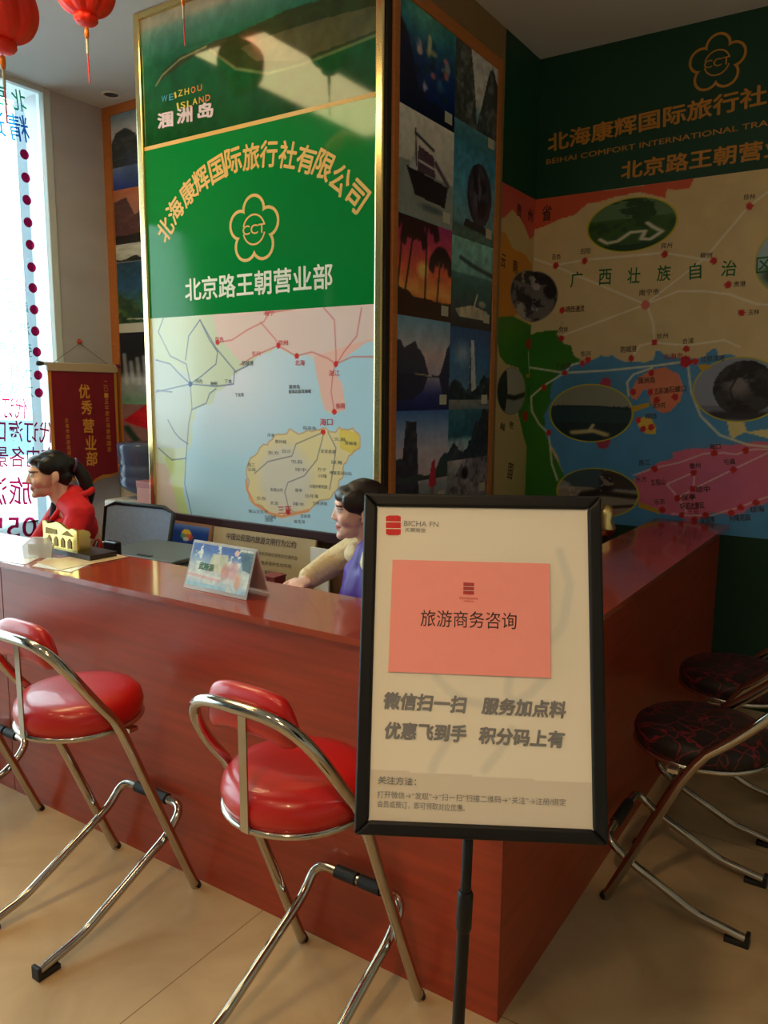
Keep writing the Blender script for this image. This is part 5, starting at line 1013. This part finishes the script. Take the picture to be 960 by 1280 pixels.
ln0 = lantern('red paper lantern hanging second from the left, its orange-beaded tassel in full view')
def hang(px, py, d): # where the ball's underside shows in the photograph, at distance d
    q = CAM+ray(px, py)*d; return Matrix.Translation((q[0], q[1], q[2]+.143))
ln0.matrix_basis = hang(108, 31, 3.3)
dup(ln0, hang(3, 66, 2.75), 'leftmost red paper lantern, half cut by the photo\'s left edge')
dup(ln0, hang(229, 2, 3.0) @ Matrix.Scale(.8, 4), 'red paper lantern above the poster\'s left half, only its tassel end showing')
dup(ln0, hang(355, -66, 2.9) @ Matrix.Scale(.8, 4), 'red paper lantern above the poster\'s right half, only its tassel tip showing')

# ================================================================ the two clerks
SKINP = print_mat('skin', .5, .35)
def person(label, name, cfg):
    t = thing('person', label, 'person', (0, 0, 0))
    hc = np.array(cfg['head']); S = cfg.get('hs', 1.0); tilt = cfg.get('tilt', 0.0); turn = cfg.get('turn', 0.0)
    Rh = np.array(Matrix.Rotation(turn, 3, 'Z') @ Matrix.Rotation(tilt, 3, 'X'))
    H = lambda *p: hc + Rh @ (np.array(p, float)*S)
    E = lambda c, r: ell_(H(*c), np.array(r)*S, Rh)
    K = lambda a, b, r0, r1: cap_(H(*a), H(*b), r0*S, r1*S)
    P = [E((0, .014, .036), (.073, .091, .080)), E((0, -.030, -.005), (.064, .060, .078)), E((0, -.036, -.066), (.047, .046, .038)), E((0, -.070, -.088), (.022, .018, .017)),
         E((.036, -.056, -.022), (.026, .028, .028)), E((-.036, -.056, -.022), (.026, .028, .028)), E((0, -.072, .034), (.052, .018, .016)),
         K((0, -.082, .016), (0, -.095, -.018), .008, .0105), E((.010, -.089, -.023), (.008, .009, .0075)), E((-.010, -.089, -.023), (.008, .009, .0075)),
         E((0, -.077, -.049), (.022, .0135, .008)), E((0, -.075, -.060), (.020, .0135, .009)),
         E((.031, -.072, .009), (.0145, .012, .0095)), E((-.031, -.072, .009), (.0145, .012, .0095))]
    for s in (-1, 1): P += [E((s*.072, .018, -.004), (.011, .020, .031)), E((s*.068, .008, -.028), (.008, .011, .012))]
    nk = np.array(cfg['neck']); P.append(cap_(H(0, .03, -.05), nk, .050*S, .056))
    # trunk, legs
    P += [ell_((0, .0, .52), (.165, .135, .13)), ell_((0, -.01, .68), (.15, .11, .16))]+chain_([(0, -.01, .62), (cfg['chest'])], [.13, .135])
    P += [ell_(cfg['chest'], (.165, .11, .15))]
    for s in (-1, 1):
        sh = np.array(cfg['shoulder'])*np.array((s, 1, 1)); el, wr = np.array(cfg['arm'][s][0]), np.array(cfg['arm'][s][1])
        P += [cap_(nk+np.array((0, 0, -.03)), sh, .055, .056)]+chain_([sh, el, wr], [.05, .040, .028])
        d = (wr-el)/np.linalg.norm(wr-el); up = np.array((0, 0, 1.0)); side = np.cross(d, up); side /= np.linalg.norm(side); nrm = np.cross(side, d)
        pc = wr+d*.05; P.append(ell_(pc, (.042, .046, .016), np.array([side, d, nrm]).T))
        for k, (o, ln) in enumerate(((-.030, .062), (-.010, .072), (.010, .068), (.029, .052))):
            b = wr+d*.085+side*o; m_ = b+d*ln*.5-nrm*.008; e_ = m_+d*ln*.42-nrm*.022; P += chain_([b, m_, e_], [.0095, .0088, .0075])
        tb = wr+d*.03-side*s*.034; P += chain_([tb, tb+d*.03-side*s*.022-nrm*.006, tb+d*.058-side*s*.024-nrm*.014], [.0125, .0105, .0085])
        P += chain_([(s*.09, -.02, .52), (s*.11, -.43, .50), (s*.11, -.41, .09)], [.085, .062, .042])+[cap_((s*.11, -.40, .06), (s*.115, -.55, .045), .042, .034)]
    lipc = np.array((200, 126, 114)); br = np.array((34, 26, 26))
    def paint(co):
        L = (co-hc) @ Rh/S; c = np.tile(np.array(cfg['skin'], float), (len(co), 1))
        def put(m, col): c[m] = col
        ax = np.abs(L[:, 0]); face = L[:, 1] < -.03
        c[face & (ax < .05) & (ax > .018) & (np.abs(L[:, 2]+.025) < .02)] += (8, -6, -4)
        put(face & (((ax-.031)/.0135)**2+((L[:, 2]-.009)/.0054)**2 < 1), (206, 194, 186)); put(face & (((ax-.031)/.0062)**2+((L[:, 2]-.0088)/.0062)**2 < 1), (30, 20, 18))
        put(face & (((ax-.031)/.0155)**2+((L[:, 2]-.0160)/.0022)**2 < 1), (40, 28, 26))
        put(face & (np.abs(L[:, 2]-(.0275-.10*np.maximum(ax-.034, 0))) < .0032) & (ax > .014) & (ax < .05), br)
        put(face & (ax < .024*(1-np.abs(L[:, 2]+.055)/.03)) & (np.abs(L[:, 2]+.0545) < .0115), lipc); put(face & (ax < .023) & (np.abs(L[:, 2]+.0545) < .0016), (150, 86, 80))
        hip = co[:, 2] < .62; put(hip, (30, 32, 40)); put(co[:, 2] < .10, (24, 22, 22)); return c
    body = fused('body', P, .0052, 3, SKINP, t, paint)
    return t, H, E, K
def M_(x, y, th): return Matrix.Translation((x, y, 0)) @ Matrix.Rotation(th, 4, 'Z')
BLKHAIR = mat('black_hair', (20, 16, 18), .42, noise=.3, nscale=40, stretch=(1, 1, .2))
BRNHAIR = mat('dark_brown_hair', (34, 22, 22), .42, noise=.3, nscale=40, stretch=(1, 1, .2))
# --- receptionist in red
hq = CAM+ray(60, 594)*4.0
cfg1 = dict(head=(0, -.17, hq[2]), hs=1.04, tilt=math.radians(4), turn=math.radians(0), neck=(0, -.10, hq[2]-.15), chest=(0, -.05, hq[2]-.34), shoulder=(.16, -.06, hq[2]-.19), skin=(240, 194, 170),
            arm={-1: ((-.24, -.20, hq[2]-.42), (-.16, -.42, .80)), 1: ((.23, -.17, hq[2]-.42), (.13, -.40, .80))})
pA, H, E, K = person('woman with black ponytail in a red jacket seated at the counter\'s left, looking sideways', 'A', cfg1)
nz_ = np.array(cfg1['neck'])
fused('black_hair', [E((0, .024, .047), (.080, .096, .078)), E((0, -.044, .078), (.060, .042, .026)), E((.062, .0, .05), (.022, .055, .045)), E((-.062, .0, .05), (.022, .055, .045)), E((0, .06, -.01), (.062, .055, .06))]+[K(a, b, r0, r1) for a, b, r0, r1 in (((0, .10, .05), (0, .135, .03), .034, .030), ((0, .135, .03), (0, .165, -.03), .030, .036), ((0, .165, -.03), (0, .18, -.11), .036, .034), ((0, .18, -.11), (0, .175, -.18), .034, .012))], .005, 6, BLKHAIR, pA)
obj('hair_tie', MB().tube([tuple(H(.031*math.cos(a), .128+.012*math.sin(a), .034+.03*math.sin(a))) for a in np.linspace(0, 2*PI, 20, endpoint=False)], .006*1.0, n=8, closed=True), mat('purple_hair_tie', (90, 50, 100), .7), pA)
RJ = mat('red_jacket_cloth', (222, 22, 36), .75, noise=.08, nscale=14, bump=.15)
z0 = hq[2]
J = [ell_((0, .0, z0-.66), (.185, .145, .14)), ell_((0, -.03, z0-.46), (.188, .135, .2)), ell_((0, -.055, z0-.28), (.178, .118, .115)), cap_((-.15, -.06, z0-.20), (.15, -.06, z0-.20), .068, .068), cap_((0, -.075, z0-.145), (.16, -.06, z0-.185), .076, .074), cap_((0, -.075, z0-.145), (-.16, -.06, z0-.185), .076, .074), cap_((0, -.05, z0-.16), (0, -.06, z0-.12), .080, .070)]
for s in (-1, 1):
    sh = np.array((s*.16, -.06, z0-.20)); el, wr = [np.array(q) for q in cfg1['arm'][s]]; J += chain_([sh, el, el+(wr-el)*.92], [.072, .060, .046])
fused('red_jacket', J, .007, 4, RJ, pA)
cpts = [(.03, -.172, -.225), (.062, -.12, -.155), (.080, -.05, -.112), (.066, .012, -.092), (.03, .035, -.085)]
obj('collar', MB().tube([(x, y, z0+z) for x, y, z in cpts]+[(-x, y, z0+z) for x, y, z in cpts[::-1]], [.010, .018, .018, .017, .017, .017, .017, .018, .018, .010], n=10), RJ, pA)
SHRT = mat('black_shirt', (20, 18, 26), .8)
fused('black_shirt', [cap_((0, -.135, z0-.155), (0, -.168, z0-.31), .032, .016), ell_((0, -.105, z0-.135), (.05, .045, .035))], .006, 3, SHRT, pA)
fused('trousers', chain_([(.09, -.02, .53), (.11, -.43, .505), (.11, -.41, .12)], [.10, .078, .058])+chain_([(-.09, -.02, .53), (-.11, -.43, .505), (-.11, -.41, .12)], [.10, .078, .058])+[ell_((0, .0, .54), (.18, .145, .12))], .009, 3, mat('dark_trousers', (30, 32, 42), .8), pA)
th1 = math.radians(-22)
hw_ = np.array((math.sin(-th1)*-.17*-1, 0)); c1, s1 = math.cos(th1), math.sin(th1)
off = np.array((0*c1-(-.17)*s1, 0*s1+(-.17)*c1)); pA.matrix_basis = M_(hq[0]-off[0], hq[1]-off[1], th1)
print('woman A', hq, pA.matrix_basis.translation)
# her stool
rs = thing('office_stool', 'low round black office stool under the woman in red', 'stool', (0, 0, 0))
obj('seat', MB().lathe([(0, .36), (.17, .36), (.185, .38), (.18, .405), (.12, .415), (0, .415)], n=36), mat('black_fabric', (26, 27, 30), .85), rs); obj('gas_post', MB().tube([(0, 0, .04), (0, 0, .36)], .024), CHROME, rs); obj('round_base', MB().lathe([(0, 0), (.22, 0), (.22, .015), (.05, .045), (0, .05)], n=36), BLACKP, rs)
rs.matrix_basis = M_(hq[0]-off[0], hq[1]-off[1], 0)
# --- clerk in cream and purple
hq2 = CAM+ray(448, 639)*2.88
z2 = hq2[2]
cfg2 = dict(head=(0, -.12, z2), hs=.97, tilt=math.radians(2), turn=math.radians(0), neck=(0, -.06, z2-.14), chest=(0, -.05, z2-.34), shoulder=(.155, -.06, z2-.17), skin=(232, 186, 168),
            arm={-1: ((-.185, -.20, z2-.235), (-.035, -.305, z2-.255)), 1: ((.27, -.03, z2-.42), (.15, -.26, .66))})
pB, H, E, K = person('woman with short dark hair in cream sleeves and a purple vest, seated beside the poster', 'B', cfg2)
fused('dark_hair', [E((0, .022, .044), (.085, .099, .084)), E((0, -.046, .064), (.068, .044, .038)), E((.066, -.018, .045), (.022, .055, .046)), E((-.066, -.018, .045), (.022, .055, .046)), E((.066, .045, -.005), (.024, .045, .05)), E((-.066, .045, -.005), (.024, .045, .05)), E((0, .075, -.025), (.066, .042, .065))], .005, 12, BRNHAIR, pB)
CRM = mat('cream_fleece', (228, 206, 164), .9, noise=.12, nscale=60, bump=.6); PUR = mat('purple_quilted_vest', (74, 34, 150), .5, noise=.15, nscale=16, bump=.1)
J = [ell_((0, -.03, z2-.28), (.165, .095, .11)), cap_((-.15, -.055, z2-.165), (.15, -.05, z2-.175), .062, .062)]
for s in (-1, 1):
    sh = np.array((s*.155, -.07, z2-.16)); el, wr = [np.array(q) for q in cfg2['arm'][s]]; J += chain_([sh, el, el+(wr-el)*.9], [.070, .056, .044])
J += [ell_((.062*math.sin(a), -.065-.075*math.cos(a), z2-.125-.035*math.cos(a)), (.036, .034, .036)) for a in np.linspace(-2.0, .5, 9)]
fused('cream_jacket', J, .007, 3, CRM, pB)
V = [ell_((.05, -.105, z2-.28), (.15, .085, .15)), cap_((.09, -.09, z2-.14), (.08, -.13, z2-.30), .058, .075), cap_((.15, -.06, z2-.16), (.17, -.08, z2-.30), .078, .07), ell_((0, .0, z2-.62), (.188, .15, .15)), ell_((0, -.02, z2-.46), (.188, .142, .17)), ell_((0, -.045, z2-.30), (.172, .128, .10)), cap_((-.10, -.035, z2-.175), (.10, -.035, z2-.175), .066, .066), cap_((0, -.03, z2-.17), (0, -.035, z2-.115), .078, .070)]
fused('purple_vest', V, .007, 3, PUR, pB)
fused('trousers', chain_([(.09, -.02, .53), (.11, -.43, .505), (.11, -.41, .12)], [.10, .078, .058])+chain_([(-.09, -.02, .53), (-.11, -.43, .505), (-.11, -.41, .12)], [.10, .078, .058])+[ell_((0, .0, .54), (.18, .145, .12))], .009, 3, mat('dark_trousers', (30, 32, 42), .8), pB)
th2 = math.radians(-46); c2, s2 = math.cos(th2), math.sin(th2); off = np.array((.12*s2, -.12*c2)); pB.matrix_basis = M_(hq2[0]-off[0], hq2[1]-off[1], th2)
print('woman B', hq2, pB.matrix_basis.translation)
M2 = M_(hq2[0]-off[0], hq2[1]-off[1], th2)
oc2 = dup(oc, M2 @ Matrix.Translation((0, .04, 0)), 'office chair under the woman with the purple vest')
